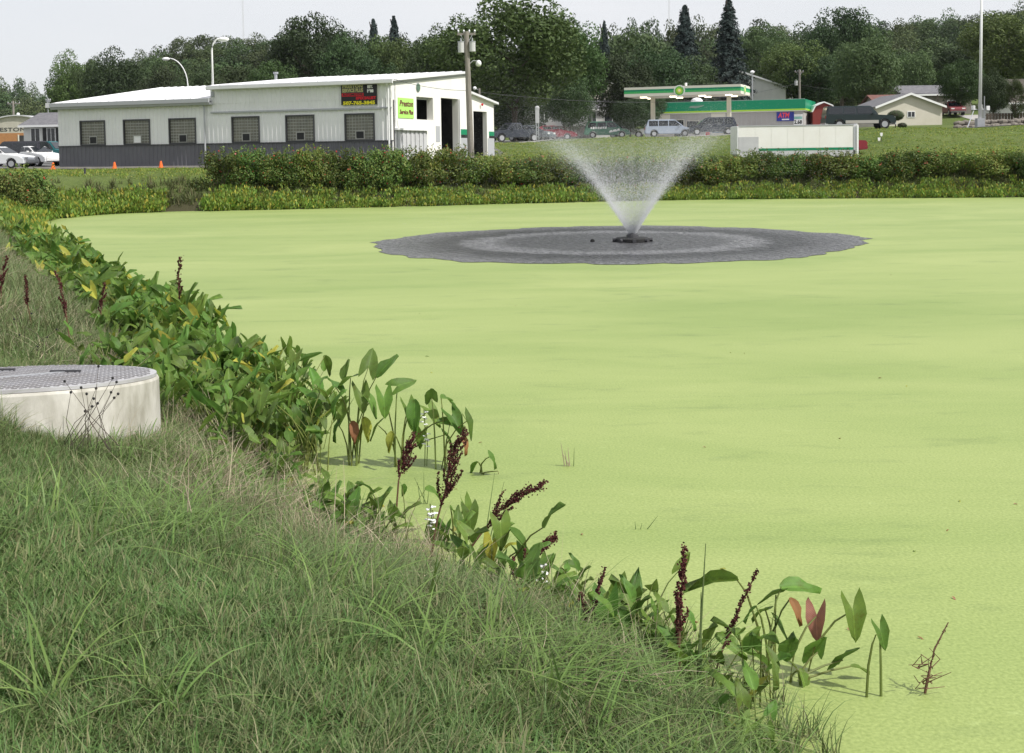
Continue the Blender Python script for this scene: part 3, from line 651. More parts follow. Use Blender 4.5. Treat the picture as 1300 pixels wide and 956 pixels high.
for k in range(3):
    me = bpy.data.meshes.new('tyre'); b = bmesh.new()
    mb = MB(); pts = [(.33 + .11 * math.cos(t), .11 * math.sin(t)) for t in np.linspace(0, 2 * math.pi, 9)[:-1]]
    vs = [(r * math.cos(a), r * math.sin(a), z + .12 + k * .22) for a in np.linspace(0, 2 * math.pi, 19)[:-1] for r, z in pts]
    fs = [(i * 8 + j, i * 8 + (j + 1) % 8, ((i + 1) % 18) * 8 + (j + 1) % 8, ((i + 1) % 18) * 8 + j) for i in range(18) for j in range(8)]
    mb.add(vs, fs).build('tyre', 'tyre', w, smooth=True); b.free()
w = empty('engine_hoist', P_(-3.5, (a1 + b1) / 2 + .3, 0), RZ, 'dark machine showing in the high square opening of the garage', 'hoist')
MB().box(-.1, .1, -.1, .1, 0, 3.3).build('post', 'steel_dark', w); MB().tube([(0, 0, 2.9), (.3, .5, 3.1), (.5, .9, 2.6)], .12).build('arm', 'steel_dark', w); MB().ball((0, .1, 2.9), .4, 10, 6).build('motor_housing', 'steel_dark', w)
# vent pipes on the roof
for px, yt, lab in ((350, 91.5, 'short grey vent pipe standing on the higher white roof'),):
    lx, lz = local_hit(px, yt, SB, RZ, 'y', 8.0)
    o = MB().tube([(0, 0, -.9), (0, 0, 0)], .1, 10).tube([(0, 0, 0), (0, 0, .12)], .17, 10).build('vent_pipe', 'galv', None, loc=P_(lx, 8.0, lz - .12)); tag(o, lab, 'vent pipe')
# signs on the garage
sx0, szt = local_hit(433, 107.5, SB, RZ, 'y', -.1); sx1, szb = local_hit(478.6, 132, SB, RZ, 'y', -.1)
sw, sh = sx1 - sx0, szt - szb + .02
sg = empty('wall_sign', P_((sx0 + sx1) / 2, -.10, (szt + szb) / 2), RZ, 'black garage sign with red and yellow lettering and phone number', 'sign')
MB().box(-sw / 2, sw / 2, -.03, .04, -sh / 2, sh / 2).build('sign_board', 'signblack', sg)
FR = (R(90), 0, 0); u = sw / 45.6
def st(s, cxp, cyp, hpx, m, wpx, off=.0):       # letters placed on the board: centre, height and width in board units
    o = text(s, hpx * u / .72, m, sg, ((cxp - 22.8) * u, -.036, (12.6 - cyp) * u), FR, off=off)
    o.scale.x = wpx * u / max(1e-4, o.dimensions.x); return o
MB().box((1.2 - 22.8) * u, (29 - 22.8) * u, -.033, -.029, (12.6 - 11) * u, (12.6 - 1.2) * u).build('name_panel', 'steel_dark', sg)
st('PRESTON', 15, 3.6, 3.4, 'tan', 26, .01); st('SERVICE PLUS', 15, 8.2, 4.0, 'tan', 27, .012)
MB().box((1 - 22.8) * u, (29 - 22.8) * u, -.034, -.030, (12.6 - 14.8) * u, (12.6 - 11.2) * u).build('red_stripe', 'signred', sg)
st('AUTOMOTIVE', 15, 13.0, 2.6, 'signblack', 26, .006); st('SPECIALIST', 32, 17.2, 3.0, 'signred', 26, .012)
st('EST.', 37.5, 4.6, 3, 'signwhite', 7, .015); st('1988', 37.5, 9.4, 3.2, 'signwhite', 8, .015)
st('507-765-3845', 23, 22.6, 3.8, 'yellow', 41, .012)
g0, g1_ = gy(505.3), gy(524.7); zt, zb = gzz(515, 124.6), gzz(515, 150)
sg2 = empty('wall_sign', P_(.0, (g0 + g1_) / 2, (zt + zb) / 2), RZ + R(90), 'lime green sign with dark red script on the sunlit gable', 'sign')
hw = (g1_ - g0) / 2; hh = (zt - zb) / 2
MB().box(-hw, hw, -.04, .0, -hh, hh).build('sign_board', 'signlime', sg2)
for s_, zc, hz in (('Preston', .42, .62), ('Service Plus', -.42, .46)):
    o = text(s_, hz * hh * 1.35, 'maroon', sg2, (0, -.046, zc * hh), FR, off=.012, shear=.25); o.scale.x = 1.78 * hw / o.dimensions.x
o = empty('wall_medallion', P_(.0, gy(531), gzz(531, 111.2)), RZ + R(90), 'round dark green disc high on the white gable wall', 'medallion')
MB().prism([(.24 * math.cos(t), .24 * math.sin(t)) for t in np.linspace(0, 6.283, 21)[:-1]], -.06, 0, 'y').build('disc', mat('bronze_green', (.10, .17, .12), .5), o)
MB().prism([(.28 * math.cos(t), .28 * math.sin(t)) for t in np.linspace(0, 6.283, 21)[:-1]], -.03, 0, 'y').build('rim', 'trim_grey', o)

# ------------------------------------------------------------------ lamps, poles, masts
def curved_lamp(px, yhead, ybase, Y, dpx, label, z0=None, name='street_lamp'):
    h = at(px, yhead, Y); bse = at(px - dpx, ybase, Y); z0 = gz(bse.x, Y) if z0 is None else z0
    r = empty(name, (bse.x, Y, z0), 0, label, 'lamp'); H = h.z - z0; dx = h.x - bse.x
    rise = abs(dx) * 1.5
    pts = [(0, 0, 0), (0, 0, H - rise)] + [(dx * (1 - math.cos(t)), 0, H - rise + rise * math.sin(t)) for t in np.linspace(.25, 1.5, 7)]
    MB().tube(pts, [.07, .055] + [.045] * 7, 8).build('pole', 'whitepole', r, smooth=True)
    sgn = 1 if dx > 0 else -1
    MB().ball((dx + sgn * .22, 0, H - .05), .2, 10, 6, (1.7, .8, .7)).build('lamp_head', 'white', r, smooth=True)
    MB().tube([(0, 0, 0), (0, 0, .25)], .16, 8).build('base', 'galv', r)
    return r
lx, lz = local_hit(268, 100, SB, RZ, 'y', -.1)
cl = curved_lamp(279, 49, 104, P_(lx, 0, 0)[1], 9, 'tall white gooseneck lamp rising from the step in the roof', z0=P_(0, 0, 4.2)[2])
curved_lamp(214, 74, 125, 98, -25, 'shorter white gooseneck lamp bending left behind the low roof')
def utility_pole(px, ytop, Y, label, rad=.15, arm=1.8, tr=(), lamp=0, z0=None, lean=0, arm_dz=.35, m='wood'):
    p = at(px, ytop, Y); z0 = gz(p.x, Y) if z0 is None else z0; H = p.z - z0
    r = empty('utility_pole', (p.x, Y, z0), 0, label, 'pole')
    MB().tube([(lean, 0, -.3), (0, 0, H)], [rad * 1.15, rad * .8], 10).build('post', m, r)
    if arm:
        MB().box(-arm / 2, arm / 2, rad, rad + .1, H - arm_dz - .06, H - arm_dz + .06).build('crossarm', m, r)
        for k in np.linspace(-.45, .45, 4):
            MB().tube([(k * arm, rad + .05, H - arm_dz + .06), (k * arm, rad + .05, H - arm_dz + .16), (k * arm, rad + .05, H - arm_dz + .24)], [.04, .06, .02], 6).build('insulator', 'galv', r)
        for s in (-1, 1): MB().tube([(s * arm * .32, rad, H - arm_dz - .05), (0, rad * .5, H - arm_dz - .6)], .02, 5).build('brace', 'galv', r)
    for dx, dz, rr, hh in tr:
        t = MB().tube([(dx, -.1, H - dz), (dx, -.1, H - dz + hh)], rr, 12).build('transformer', 'lightgrey', r, smooth=False)
        MB().tube([(0, 0, 0), (0, 0, .06)], rr * 1.06, 12).build('lid', 'galv', t, loc=(dx, -.1, H - dz + hh))
        MB().tube([(0, 0, 0), (0, 0, .2)], [.05, .02], 6).build('bushing', 'galv', t, loc=(dx, -.1, H - dz + hh + .05))
    if lamp:
        a = MB().tube([(0, 0, H - 1.9), (.35, 0, H - 1.6), (.62, 0, H - 1.62)], .03, 6).build('lamp_arm', 'galv', r)
        MB().ball((.65, 0, H - 1.75), .17, 8, 6, (.9, .9, 1.1)).build('lamp_head', 'white', a, smooth=True)
    return r
utility_pole(592, 40, 65.2, 'thick wooden utility pole with grey transformers beside the garage', .17, 1.0, [(-.3, 1.15, .17, .55), (.32, 1.1, .17, .5)], 1, lean=.18, arm_dz=.12)
utility_pole(16.5, 128, 150, 'plain wooden utility pole in front of the arched hall', .15, 1.6)
utility_pole(1015, 88, 163, 'wooden utility pole with transformer behind the green roofed store', .16, 1.2, [(-.5, 2.2, .22, .6)])
p = utility_pole(608.5, 112, 92, 'stubby pole with small white lamps behind the annex', .10, 0)
lh_ = at(603, 112, 92).z - p.location.z; MB().tube([(-.35, 0, lh_), (0, 0, lh_ - .15)], .02).build('lamp_arm', 'galv', p); MB().ball((-.35, 0, lh_), .14, 8, 6).build('lamp_head', 'white', p)
p = utility_pole(955, 93, 152, 'slim grey light pole rising behind the store roof', .09, 0, m='galv')
MB().ball((0, -.05, at(955, 93, 152).z - p.location.z + .15), .3, 8, 6, (1, 1, .7)).build('lamp_head', 'white', p)
p = utility_pole(60.5, 124, 125, 'thin grey mast with a box above the small white house', .06, .5, m='galv')
MB().box(-.2, .2, -.2, .1, 0, .5).build('box', 'lightgrey', p, loc=(0, 0, at(60, 137, 125).z - p.location.z))
# tall white mast at the right
p = at(1244, 156, 101); z0 = gz(p.x, 101); H = at(1246, -60, 101).z - z0
r = empty('tall_mast', (p.x, 101, z0), 0, 'tall tapering white mast on the lawn by the road', 'mast')
MB().tube([(0, 0, .3), (.1, 0, H)], [.15, .075], 14).build('pole', 'whitepole', r, smooth=True)
MB().box(-.32, .32, -.3, .3, -.2, .75).build('base_box', 'galv', r)
p2 = at(1249.5, 150, 101.5); z0 = gz(p2.x, 101.5)
r = empty('meter_post', (p2.x, 101.5, z0), 0, 'small grey post with white meters next to the tall mast', 'post')
hh = at(1249, 122, 101.5).z - z0
MB().tube([(0, 0, 0), (0, 0, hh)], .04, 6).build('post', 'galv', r)
for dx, zz in ((-.95, 1.45), (.3, 1.4), (-.35, 1.55)): MB().box(dx - .14, dx + .14, -.12, .1, zz, zz + .38).build('meter', 'white', r, bevel=.02)
MB().tube([(-1.0, 0, 1.5), (.35, 0, 1.5)], .03, 5).build('crossbar', 'galv', r)
a, b_ = at(1236, 141, 101), at(1228, 163, 99); b_.z = gz(b_.x, 99)
tag(MB().tube([b_, a], .045, 6).build('support_strut', 'galv'), 'slanting grey strut leaning towards the tall mast', 'strut')
# sign post by the curb
p = at(682.5, 178, 103); z0 = gz(p.x, 103); r = empty('marker_post', (p.x, 103, z0), 0, 'pale ladder-like marker post by the curb before parked cars', 'post')
hh = at(682, 136, 103).z - z0
for dx in (-.1, .1): MB().tube([(dx, 0, 0), (dx, 0, hh - .2)], .045, 6).build('upright', 'galv', r)
MB().box(-.17, .17, -.05, .05, hh * .55, hh - .15).build('plate', 'lightgrey', r, bevel=.015); MB().ball((0, 0, hh - .08), .2, 10, 6, (1, .4, 1)).build('cap', 'lightgrey', r)
for k in range(3): MB().box(-.09, .09, -.02, .02, .5 + k * .4, .58 + k * .4).build('rung', 'galv', r)
# post on the far bank
p = at(108.5, 240, 63.5); z0 = gz(p.x, 63.5); r = empty('bank_post', (p.x, 63.5, z0 - .1), 0, 'thin pale post with a dark cap on the far bank', 'post')
hh = at(108, 213, 63.5).z - z0; MB().tube([(0, 0, 0), (0, 0, hh - .22)], .035, 6).build('shaft', 'lightgrey', r); MB().tube([(0, 0, hh - .22), (0, 0, hh + .1)], .06, 8).build('cap', 'steel_dark', r)
for px, pt, lab in ((1119, 172, 'small white sign plate on a thin post, higher one'), (1116, 178, 'lower small white sign plate near the red tail lamp')):
    p = at(px, pt, 88); z0 = gz(p.x, 88); r = empty('small_sign', (p.x, 88, z0), 0, lab, 'sign')
    MB().tube([(0, .02, 0), (0, .02, p.z - z0)], .02, 5).build('post', 'steel_dark', r); MB().prism([(-.08, p.z - z0), (-.1, p.z - z0 + .2), (.1, p.z - z0 + .2), (.08, p.z - z0), (0, p.z - z0 - .08)], -.01, .01, 'y').build('plate', 'white', r)
def lattice(px, ytop, Y, w, label):
    p = at(px, ytop, Y); z0 = gz(p.x, Y); H = p.z - z0; r = empty('radio_tower', (p.x, Y, z0), 0, label, 'tower')
    mb = MB()
    for s in ((-1, -1), (1, -1), (0, 1)): mb.tube([(s[0] * w, s[1] * w, 0), (s[0] * w, s[1] * w, H)], w * .12, 4)
    mb.build('mast', 'lightgrey', r); mb = MB(); k = int(H / (w * 4))
    for i in range(k):
        z = i * H / k; z2 = (i + 1) * H / k; mb.tube([(-w, -w, z), (w, -w, z2)], w * .08, 3).tube([(w, -w, z), (0, w, z2)], w * .08, 3).tube([(0, w, z), (-w, -w, z2)], w * .08, 3)
    mb.build('bracing', 'lightgrey', r, kind='stuff')
lattice(307, -40, 620, .30, 'thin grey radio tower on the wooded hill beyond the garage roof')
lattice(849, -40, 700, .28, 'faint grey radio tower above the trees behind the canopy')
# wires
def wire(a, b_, sag, r_, label):
    pts = []; a = Vector(a); b_ = Vector(b_)
    for t in np.linspace(0, 1, 17): q = a.lerp(b_, t); q.z -= sag * 4 * t * (1 - t); pts.append(q)
    c = a.copy(); mb = MB().tube([p_ - c for p_ in pts], r_, 4); tag(mb.build('power_line', 'steel_dark', loc=c), label, 'wire')
wire(at(593, 115, 65.3), at(500, 100.5, 66.5), .15, .012, 'thin wire slanting from the pole to the garage corner')
wire(at(608, 117, 92), at(1014, 105, 163), 1.6, .018, 'dark wire sagging from annex to store across the big tree')
wire(at(1016, 108, 163), at(1330, 100, 150), 1.5, .02, 'wire running right from the store pole over the beige garage')

# ------------------------------------------------------------------ cars
CARS = {
 'sedan': dict(L=4.7, W=1.78, low=[(-2.35, .35), (-2.35, .72), (-2.28, .98), (-1.6, 1.02), (1.0, .95), (2.0, .80), (2.3, .62), (2.35, .3)], gb=(-1.75, 1.05, 1.0, .95), gt=(-1.05, .25, 1.42), wz=.31, wx=(-1.4, 1.42), panes=[(-1.0, -.12), (-.06, .82)]),
 'minivan': dict(L=4.8, W=1.9, low=[(-2.4, .35), (-2.4, .8), (-2.33, 1.05), (1.45, 1.0), (2.15, .85), (2.4, .62), (2.4, .3)], gb=(-2.33, 1.55, 1.02, 1.0), gt=(-2.05, .55, 1.74), wz=.33, wx=(-1.5, 1.55), panes=[(-2.0, -1.1), (-1.02, -.1), (-.02, .95)]),
 'suv': dict(L=4.7, W=1.85, low=[(-2.35, .45), (-2.35, .9), (-2.3, 1.1), (1.0, 1.08), (2.1, 1.02), (2.32, .8), (2.35, .4)], gb=(-2.3, 1.05, 1.08, 1.08), gt=(-2.15, .45, 1.76), wz=.38, wx=(-1.4, 1.5), panes=[(-2.05, -1.25), (-1.17, -.32), (-.24, .65)]),
 'wagon': dict(L=5.7, W=2.0, low=[(-2.85, .5), (-2.85, 1.0), (-2.8, 1.2), (1.0, 1.2), (2.6, 1.12), (2.83, .9), (2.85, .5)], gb=(-2.8, 1.5, 1.2, 1.2), gt=(-2.68, .86, 1.93), wz=.40, wx=(-1.75, 1.95), panes=[(-2.6, -1.45), (-1.37, -.35), (-.27, .95)]),
 'pickup': dict(L=5.3, W=1.9, low=[(-2.65, .5), (-2.65, 1.12), (-.55, 1.12), (.95, 1.1), (2.4, 1.02), (2.62, .8), (2.65, .45)], gb=(-.55, 1.2, 1.1, 1.1), gt=(-.42, .55, 1.75), wz=.38, wx=(-1.65, 1.75), panes=[(-.35, .3), (.38, .75)]),
}
def car(kind, px, pyb, Y, heading, paint, label, name='parked_car', cat='car', lower=None, decal=None, spare=False, z=None):
    c = CARS[kind]; p = at(px, pyb, Y); z0 = p.z if z is None else z; z0 = gz(p.x, Y) + .03 if z is None else z
    r = empty(name, (p.x, Y, z0), R(heading), label, cat); W2 = c['W'] / 2
    pm = mat(name + '_paint', paint, .3, spec=.6); R_ = c['wz'] * 1.18
    low = list(c['low']); pts = [low[-1]]
    bottom = []
    for wx in sorted(c['wx'], reverse=True):
        bottom += [(wx + R_, low[-1][1])] + [(wx + R_ * math.cos(t), c['wz'] + R_ * math.sin(t)) for t in np.linspace(.1, math.pi - .1, 7)] + [(wx - R_, low[-1][1])]
    poly = low + bottom
    body = MB().prism(poly, -W2, W2, 'y').build('body', pm, r, bevel=.06)
    gx0, gx1, gz0, gz1 = c['gb']; tx0, tx1, tz = c['gt']; Wb, Wt = W2 * .96, W2 * .80
    v = [(gx0, -Wb, gz0 - .05), (gx1, -Wb, gz1 - .05), (gx1, Wb, gz1 - .05), (gx0, Wb, gz0 - .05), (tx0, -Wt, tz), (tx1, -Wt, tz), (tx1, Wt, tz), (tx0, Wt, tz)]
    MB().add(v, [(0, 1, 2, 3), (4, 5, 6, 7), (0, 1, 5, 4), (2, 3, 7, 6), (1, 2, 6, 5), (0, 3, 7, 4)]).build('cabin', pm, r, bevel=.06)
    def side(x, f, s):           # point on the cabin side: f is the height fraction
        zz = gz0 + (tz - gz0) * f; w = Wb + (Wt - Wb) * f + .008; return (x, s * w, zz)
    for s in (-1, 1):
        for i, (x0, x1) in enumerate(c['panes']):
            f0, f1 = .10, .84
            xa1 = max(x0, gx0 + (tx0 - gx0) * f1 + .1); xb1 = min(x1, gx1 + (tx1 - gx1) * f1 - .09); xb0 = min(x1 + (.3 if i == len(c['panes']) - 1 and kind != 'wagon' else 0), gx1 + (tx1 - gx1) * f0 - .12)
            a = [side(x0, f0, s), side(xb0, f0, s), side(xb1, f1, s), side(xa1, f1, s)]
            inn = [(q[0], q[1] - s * .03, q[2]) for q in a]
            MB().add(a + inn, [(0, 1, 2, 3), (4, 5, 6, 7), (0, 1, 5, 4), (1, 2, 6, 5), (2, 3, 7, 6), (3, 0, 4, 7)]).build('side_window', 'glass', r)
        MB().box(-.06, .08, -.1, .1, -.06, .06).build('wing_mirror', pm, r, loc=(gx1 - .55, s * (W2 + .08), gz1 + .08), bevel=.02)
        MB().box(-.03, .03, -.2, .2, -.08, .08).build('headlight', 'headlight', r, loc=(c['L'] / 2 - .05, s * (W2 - .3), low[-2][1] + .02), bevel=.015)
        MB().box(-.03, .03, -.12, .12, -.12, .12).build('taillight', 'taillight', r, loc=(-c['L'] / 2 + .01, s * (W2 - .18), low[1][1] + .02), bevel=.015)
        for wx in c['wx']:
            w = MB().tube([(wx, s * (W2 - .24), c['wz']), (wx, s * (W2 - .02), c['wz'])], c['wz'], 20).build('wheel', 'tyre', r, smooth=False)
            MB().tube([(wx, s * (W2 - .03), c['wz']), (wx, s * (W2 + .0), c['wz'])], c['wz'] * .62, 16).build('rim', 'rim', w)
    for (xa, za, xb, zb, nm) in ((gx1, gz1, tx1, tz, 'windshield'), (gx0, gz0, tx0, tz, 'rear_window')):
        s = 1 if nm == 'windshield' else -1
        q = []
        for f in (.14, .88):
            x = xa + (xb - xa) * f + s * .012; zz = za + (zb - za) * f; w = (Wb + (Wt - Wb) * f) * .86; q += [(x, -w, zz + .006), (x, w, zz + .006)]
        q = [q[0], q[1], q[3], q[2]]; inn = [(a[0] - s * .03, a[1], a[2] - .02) for a in q]
        MB().add(q + inn, [(0, 1, 2, 3), (4, 5, 6, 7), (0, 1, 5, 4), (1, 2, 6, 5), (2, 3, 7, 6), (3, 0, 4, 7)]).build(nm, 'glass', r)
    MB().box(c['L'] / 2 - .04, c['L'] / 2 + .06, -W2 * .92, W2 * .92, .36, .56).build('bumper', 'chrome' if kind in ('wagon', 'pickup') else pm, r, bevel=.02)
    MB().box(-c['L'] / 2 - .06, -c['L'] / 2 + .04, -W2 * .92, W2 * .92, .38, .58).build('bumper', 'chrome' if kind in ('wagon', 'pickup') else pm, r, bevel=.02)
    if lower is not None:
        a, b_ = min(c['wx']) + R_ + .03, max(c['wx']) - R_ - .03; lm = mat('lower_panel_paint', lower, .4)
        for s in (-1, 1): MB().box(a, b_, s * W2 - .01, s * W2 + .01, .48, .74).build('lower_panel', lm, r)
    if spare:
        w = MB().tube([(-c['L'] / 2 - .2, 0, .95), (-c['L'] / 2 - .02, 0, .95)], .36, 18).build('spare_wheel', 'tyre', r)
        MB().tube([(-c['L'] / 2 - .22, 0, .95), (-c['L'] / 2 - .19, 0, .95)], .22, 14).build('rim', 'rim', w)
    return r
car('sedan', 45, 214, 84, -32, (.78, .78, .78), 'white sedan in three-quarter view by the charcoal wall corner')
car('suv', 62, 206, 95, -6, (.01, .11, .12), 'teal sport utility behind the white sedan', cat='suv')
car('suv', 18, 207, 84.5, 178, (.035, .035, .045), 'dark sport utility with a spare wheel, at the left edge', cat='suv', spare=True)
car('sedan', -2, 214, 77, -8, (.76, .77, .78), 'white sedan nose sticking out above the left shrub')
car('pickup', 652, 178, 108, -150, (.03, .035, .05), 'dark pickup parked nearest the annex', cat='pickup')
car('sedan', 672, 178, 110, -28, (.10, .12, .14), 'grey sedan between the dark pickup and marker post')
car('suv', 686, 172, 124, -5, (.03, .04, .10), 'dark blue car half hidden behind the burgundy sedan')
car('sedan', 702, 176, 117, -3, (.24, .012, .03), 'burgundy sedan parked in front of the white house')
gv = car('minivan', 771, 177, 125, -6, (.06, .18, .12), 'green and white painted minivan with splashy side graphics', name='parked_minivan', cat='minivan')
car('suv', 795, 170, 136, -12, (.48, .50, .50), 'silver sport utility just behind the green minivan', cat='suv')
car('minivan', 849, 176, 119, -4, (.36, .41, .50), 'silver blue minivan under the canopy edge', name='parked_minivan', cat='minivan')
car('minivan', 904, 176, 117.5, 176, (.025, .03, .05), 'dark navy minivan tail to tail with the silver one', name='parked_minivan', cat='minivan')
car('wagon', 1089, 163, 98.5, -2, (.008, .02, .022), 'long boxy blackish passenger truck with tan rocker stripe on the road', cat='suv', lower=(.42, .40, .36))
car('sedan', 1055, 197, 85, 180, (.20, .015, .025), 'red car tail showing past the end of the white trailer')
car('pickup', 1209, 147, 150, -95, (.20, .04, .045), 'faded red pickup facing out by the weathered house', cat='pickup')
# graphics on the green minivan
for i, (x0, x1, z0, z1) in enumerate([(-1.7, -1.45, .95, 1.45), (-1.35, -1.1, 1.0, 1.4), (-1.0, -.75, .95, 1.42), (-.65, -.4, 1.0, 1.38), (-.3, -.05, .96, 1.42)]):
    pass
wl = mat('decal_white', (.8, .8, .8), .5)
rw = random.Random(6)
for k in range(7):
    x0 = -1.75 + k * .25; MB().prism([(x0, .92 + rw.uniform(0, .1)), (x0 + .2, .90 + rw.uniform(0, .08)), (x0 + .22, 1.02 + rw.uniform(.02, .2)), (x0 + .06, 1.1 + rw.uniform(0, .14))], -.958, -.948, 'y').build('decal', wl, gv)
for dx, dz, w_ in ((.55, .62, .5), (.2, .55, .4), (1.0, .7, .35)): MB().prism([(dx, dz), (dx + w_, dz + .05), (dx + w_ * .8, dz + .28), (dx + .1, dz + .22)], -.958, -.948, 'y').build('decal', wl, gv)

# ------------------------------------------------------------------ filling station
ST = at(1020, 126, 137); ST = (ST.x, 137, 4.0); SR = R(-20.6); SL = 18.0
st_ = empty('fuel_store', ST, SR, 'low grey store with deep green fascia and lime stripe', 'store')
ZF0, ZF1 = 2.95, 4.26
mb = MB().box(-SL, 0, 0, 10, -.4, ZF0 - .02); mb.build('wall', 'storewall', st_)
mb = MB()
for k in range(30): mb.box(-SL + k * .6, -SL + k * .6 + .03, -.02, 0, 0, ZF0 - .1)
mb.build('wall_seam', 'trim_grey', st_, kind='stuff')
MB().box(-SL - .25, .25, -.25, 10.2, ZF0 + .22, ZF1).build('green_fascia', 'green2', st_); MB().box(-SL - .27, .27, -.27, 10.22, ZF0 + .04, ZF0 + .22).build('lime_stripe', 'lime', st_)
MB().box(-SL - .2, .2, -.2, 10.1, ZF0 - .05, ZF0 + .04).build('soffit_trim', 'white', st_); MB().box(-SL - .1, .1, -.1, 10, ZF1, ZF1 + .05).build('roof', 'lightgrey', st_)
MB().box(-SL - .15, -SL + 2.3, -.10, 0, 2.2, 2.85).build('display_header', 'offwhite', st_)
sxx = lambda px: local_hit(px, 155, ST, SR, 'y')[0]
for nm, p0, p1, z0, z1, m in (('window', 831, 847, .5, 2.1, 'blue'), ('window', 848, 852, .9, 2.0, 'glass'), ('door', 856, 868, 0, 2.15, 'glass'), ('window', 872, 887, .9, 2.0, 'glass'), ('window', 904, 918, .5, 2.1, 'blue')):
    a, b_ = sxx(p0), sxx(p1); f = MB().box(a - .06, b_ + .06, -.04, 0, z0 - .06, z1 + .06).build(nm, 'offwhite', st_)
    MB().box(a, b_, -.05, -.041, z0, z1 - (.25 if m == 'blue' else 0)).build('pane', 'glass' if m == 'glass' else mat('cooler_glass', (.22, .26, .32), .2), f)
    if m == 'blue': MB().box(a, b_, -.052, -.041, z1 - .24, z1).build('header_strip', 'blue', f)
MB().box(sxx(903), sxx(921), -.10, 0, 2.2, 2.85).build('display_header', 'offwhite', st_)
MB().prism([(sxx(875), 3.62), (sxx(884), 3.50), (sxx(893), 3.72), (sxx(895), 3.86), (sxx(886), 3.78), (sxx(878), 3.80)], -.262, -.255, 'y').build('faded_emblem', mat('faded_emblem', (.22, .30, .26), .6), st_)
MB().ball((sxx(876), 4, ZF1 + .25), .75, 12, 6, (1, 1, .6)).build('roof_vent', 'white', st_)
# sign boards on the wall
x0, zt = local_hit(986, 142.5, ST, SR, 'y', -.05); x1, zb = local_hit(1006.5, 153.5, ST, SR, 'y', -.05); cx_, cz_ = (x0 + x1) / 2, (zt + zb) / 2
def Q_(lx, ly, lz):
    c, s = math.cos(SR), math.sin(SR); return (ST[0] + lx * c - ly * s, ST[1] + lx * s + ly * c, ST[2] + lz)
sg = empty('cash_machine_sign', Q_(cx_, -.02, cz_), SR, 'blue sign with red ATM letters on the store wall', 'sign')
hw, hh = (x1 - x0) / 2, (zt - zb) / 2
MB().box(-hw, hw, -.08, 0, -hh, hh).build('sign_board', 'blue', sg)
o = text('ATM', hh * 1.5, mat('coral_lettering', (.85, .08, .12), .5), sg, (-.12, -.086, hh * .25), FR, off=.025, shear=.2); o.scale.x = 1.45 * hw / o.dimensions.x
MB().box(-.35 * hw, .55 * hw, -.088, -.081, -hh * .78, -hh * .5).build('caption_strip', 'signwhite', sg)
MB().box(hw + .02, hw + .14, -.08, 0, -hh, hh).build('side_strip', 'blue', sg)
x0, zt = local_hit(1007.5, 145, ST, SR, 'y', -.05); x1, zb = local_hit(1019, 158.5, ST, SR, 'y', -.05); cx_, cz_ = (x0 + x1) / 2, (zt + zb) / 2
sg = empty('price_sign', Q_(cx_, -.02, cz_), SR, 'white price board reading 2.68 beside the blue sign', 'sign'); hw, hh = (x1 - x0) / 2, (zt - zb) / 2
MB().box(-hw, hw, -.06, 0, -hh, hh).build('sign_board', 'white', sg)
MB().box(-hw + .05, hw - .05, -.066, -.061, .05, .35).build('header_panel', mat('pale_teal', (.25, .5, .45), .5), sg)
o = text('2.68', hh * .95, 'signblack', sg, (0, -.066, -hh * .5), FR, off=.02); o.scale.x = 1.7 * hw / o.dimensions.x
# canopy
CP = at(940, 107, 118); CP = (CP.x, 118, 3.95); cz0, cz1 = 4.18, 5.13; CL = 11.9; CD = 5.6
cp = empty('fuel_canopy', CP, SR, 'cream and green striped fuel canopy on two columns', 'canopy')
MB().box(-CL, 0, 0, CD, cz0 + .05, cz1 - .02).build('canopy_slab', 'offwhite', cp)
for (z0, z1, m, nm, e) in ((cz0, cz0 + .30, 'offwhite', 'fascia_band', .03), (cz0 + .30, cz0 + .52, mat('mid_green', (.05, .42, .12), .5), 'fascia_stripe', .034), (cz0 + .52, cz0 + .70, 'green2', 'fascia_stripe', .036), (cz0 + .70, cz1, 'offwhite', 'fascia_band', .03)):
    MB().box(-CL - e, e, -e, CD + e, z0, z1).build(nm, m, cp)
for lx_, ly_ in ((-CL + 2.3, 2.8), (-1.65, 2.8)):
    MB().box(lx_ - .2, lx_ + .2, ly_ - .2, ly_ + .2, -.1, cz0 + .05).build('column', 'offwhite', cp)
for k, lx_ in enumerate((-10.2, -7.1, -4.1, -1.4)):
    for ly_ in (1.3, 4.3):
        MB().box(lx_ - .3, lx_ + .3, ly_ - .3, ly_ + .3, cz0 - .10, cz0 + .04).build('canopy_light', 'lamp', cp)
def burst(parent, x, y, z, s, rz=0):
    e = MB().prism([(s * 1.15 * math.cos(t), s * 1.15 * math.sin(t)) for t in np.linspace(0, 6.283, 25)[:-1]], -.03, 0, 'y').build('logo_disc', 'white', parent, loc=(x, y, z)); e.rotation_euler.z = rz
    for (rr, m, dy) in ((1.0, mat('logo_green', (.10, .45, .05), .5), -.04), (.72, mat('logo_light_green', (.4, .68, .08), .5), -.05), (.42, mat('logo_yellow', (.9, .85, .1), .5), -.06), (.22, 'white', -.07)):
        pts = [(s * rr * (1 if i % 2 == 0 else .84) * math.cos(i * math.pi / 18), s * rr * (1 if i % 2 == 0 else .84) * math.sin(i * math.pi / 18)) for i in range(36)]
        MB().prism(pts, dy, dy + .012, 'y').build('logo_petals', m, e)
    t = text('bp', s * .7, 'white', e, (s * .75, -.075, s * .85), FR, off=.005)
burst(cp, -CL + 5.75, -.05, (cz0 + cz1) / 2, .50); burst(cp, .05, 2.2, (cz0 + cz1) / 2, .42, R(90))
MB().tube([(-CL + 6.2, 1, cz1), (-CL + 6.2, 1, cz1 + .35)], .12, 8).build('vent_cap', 'white', cp)
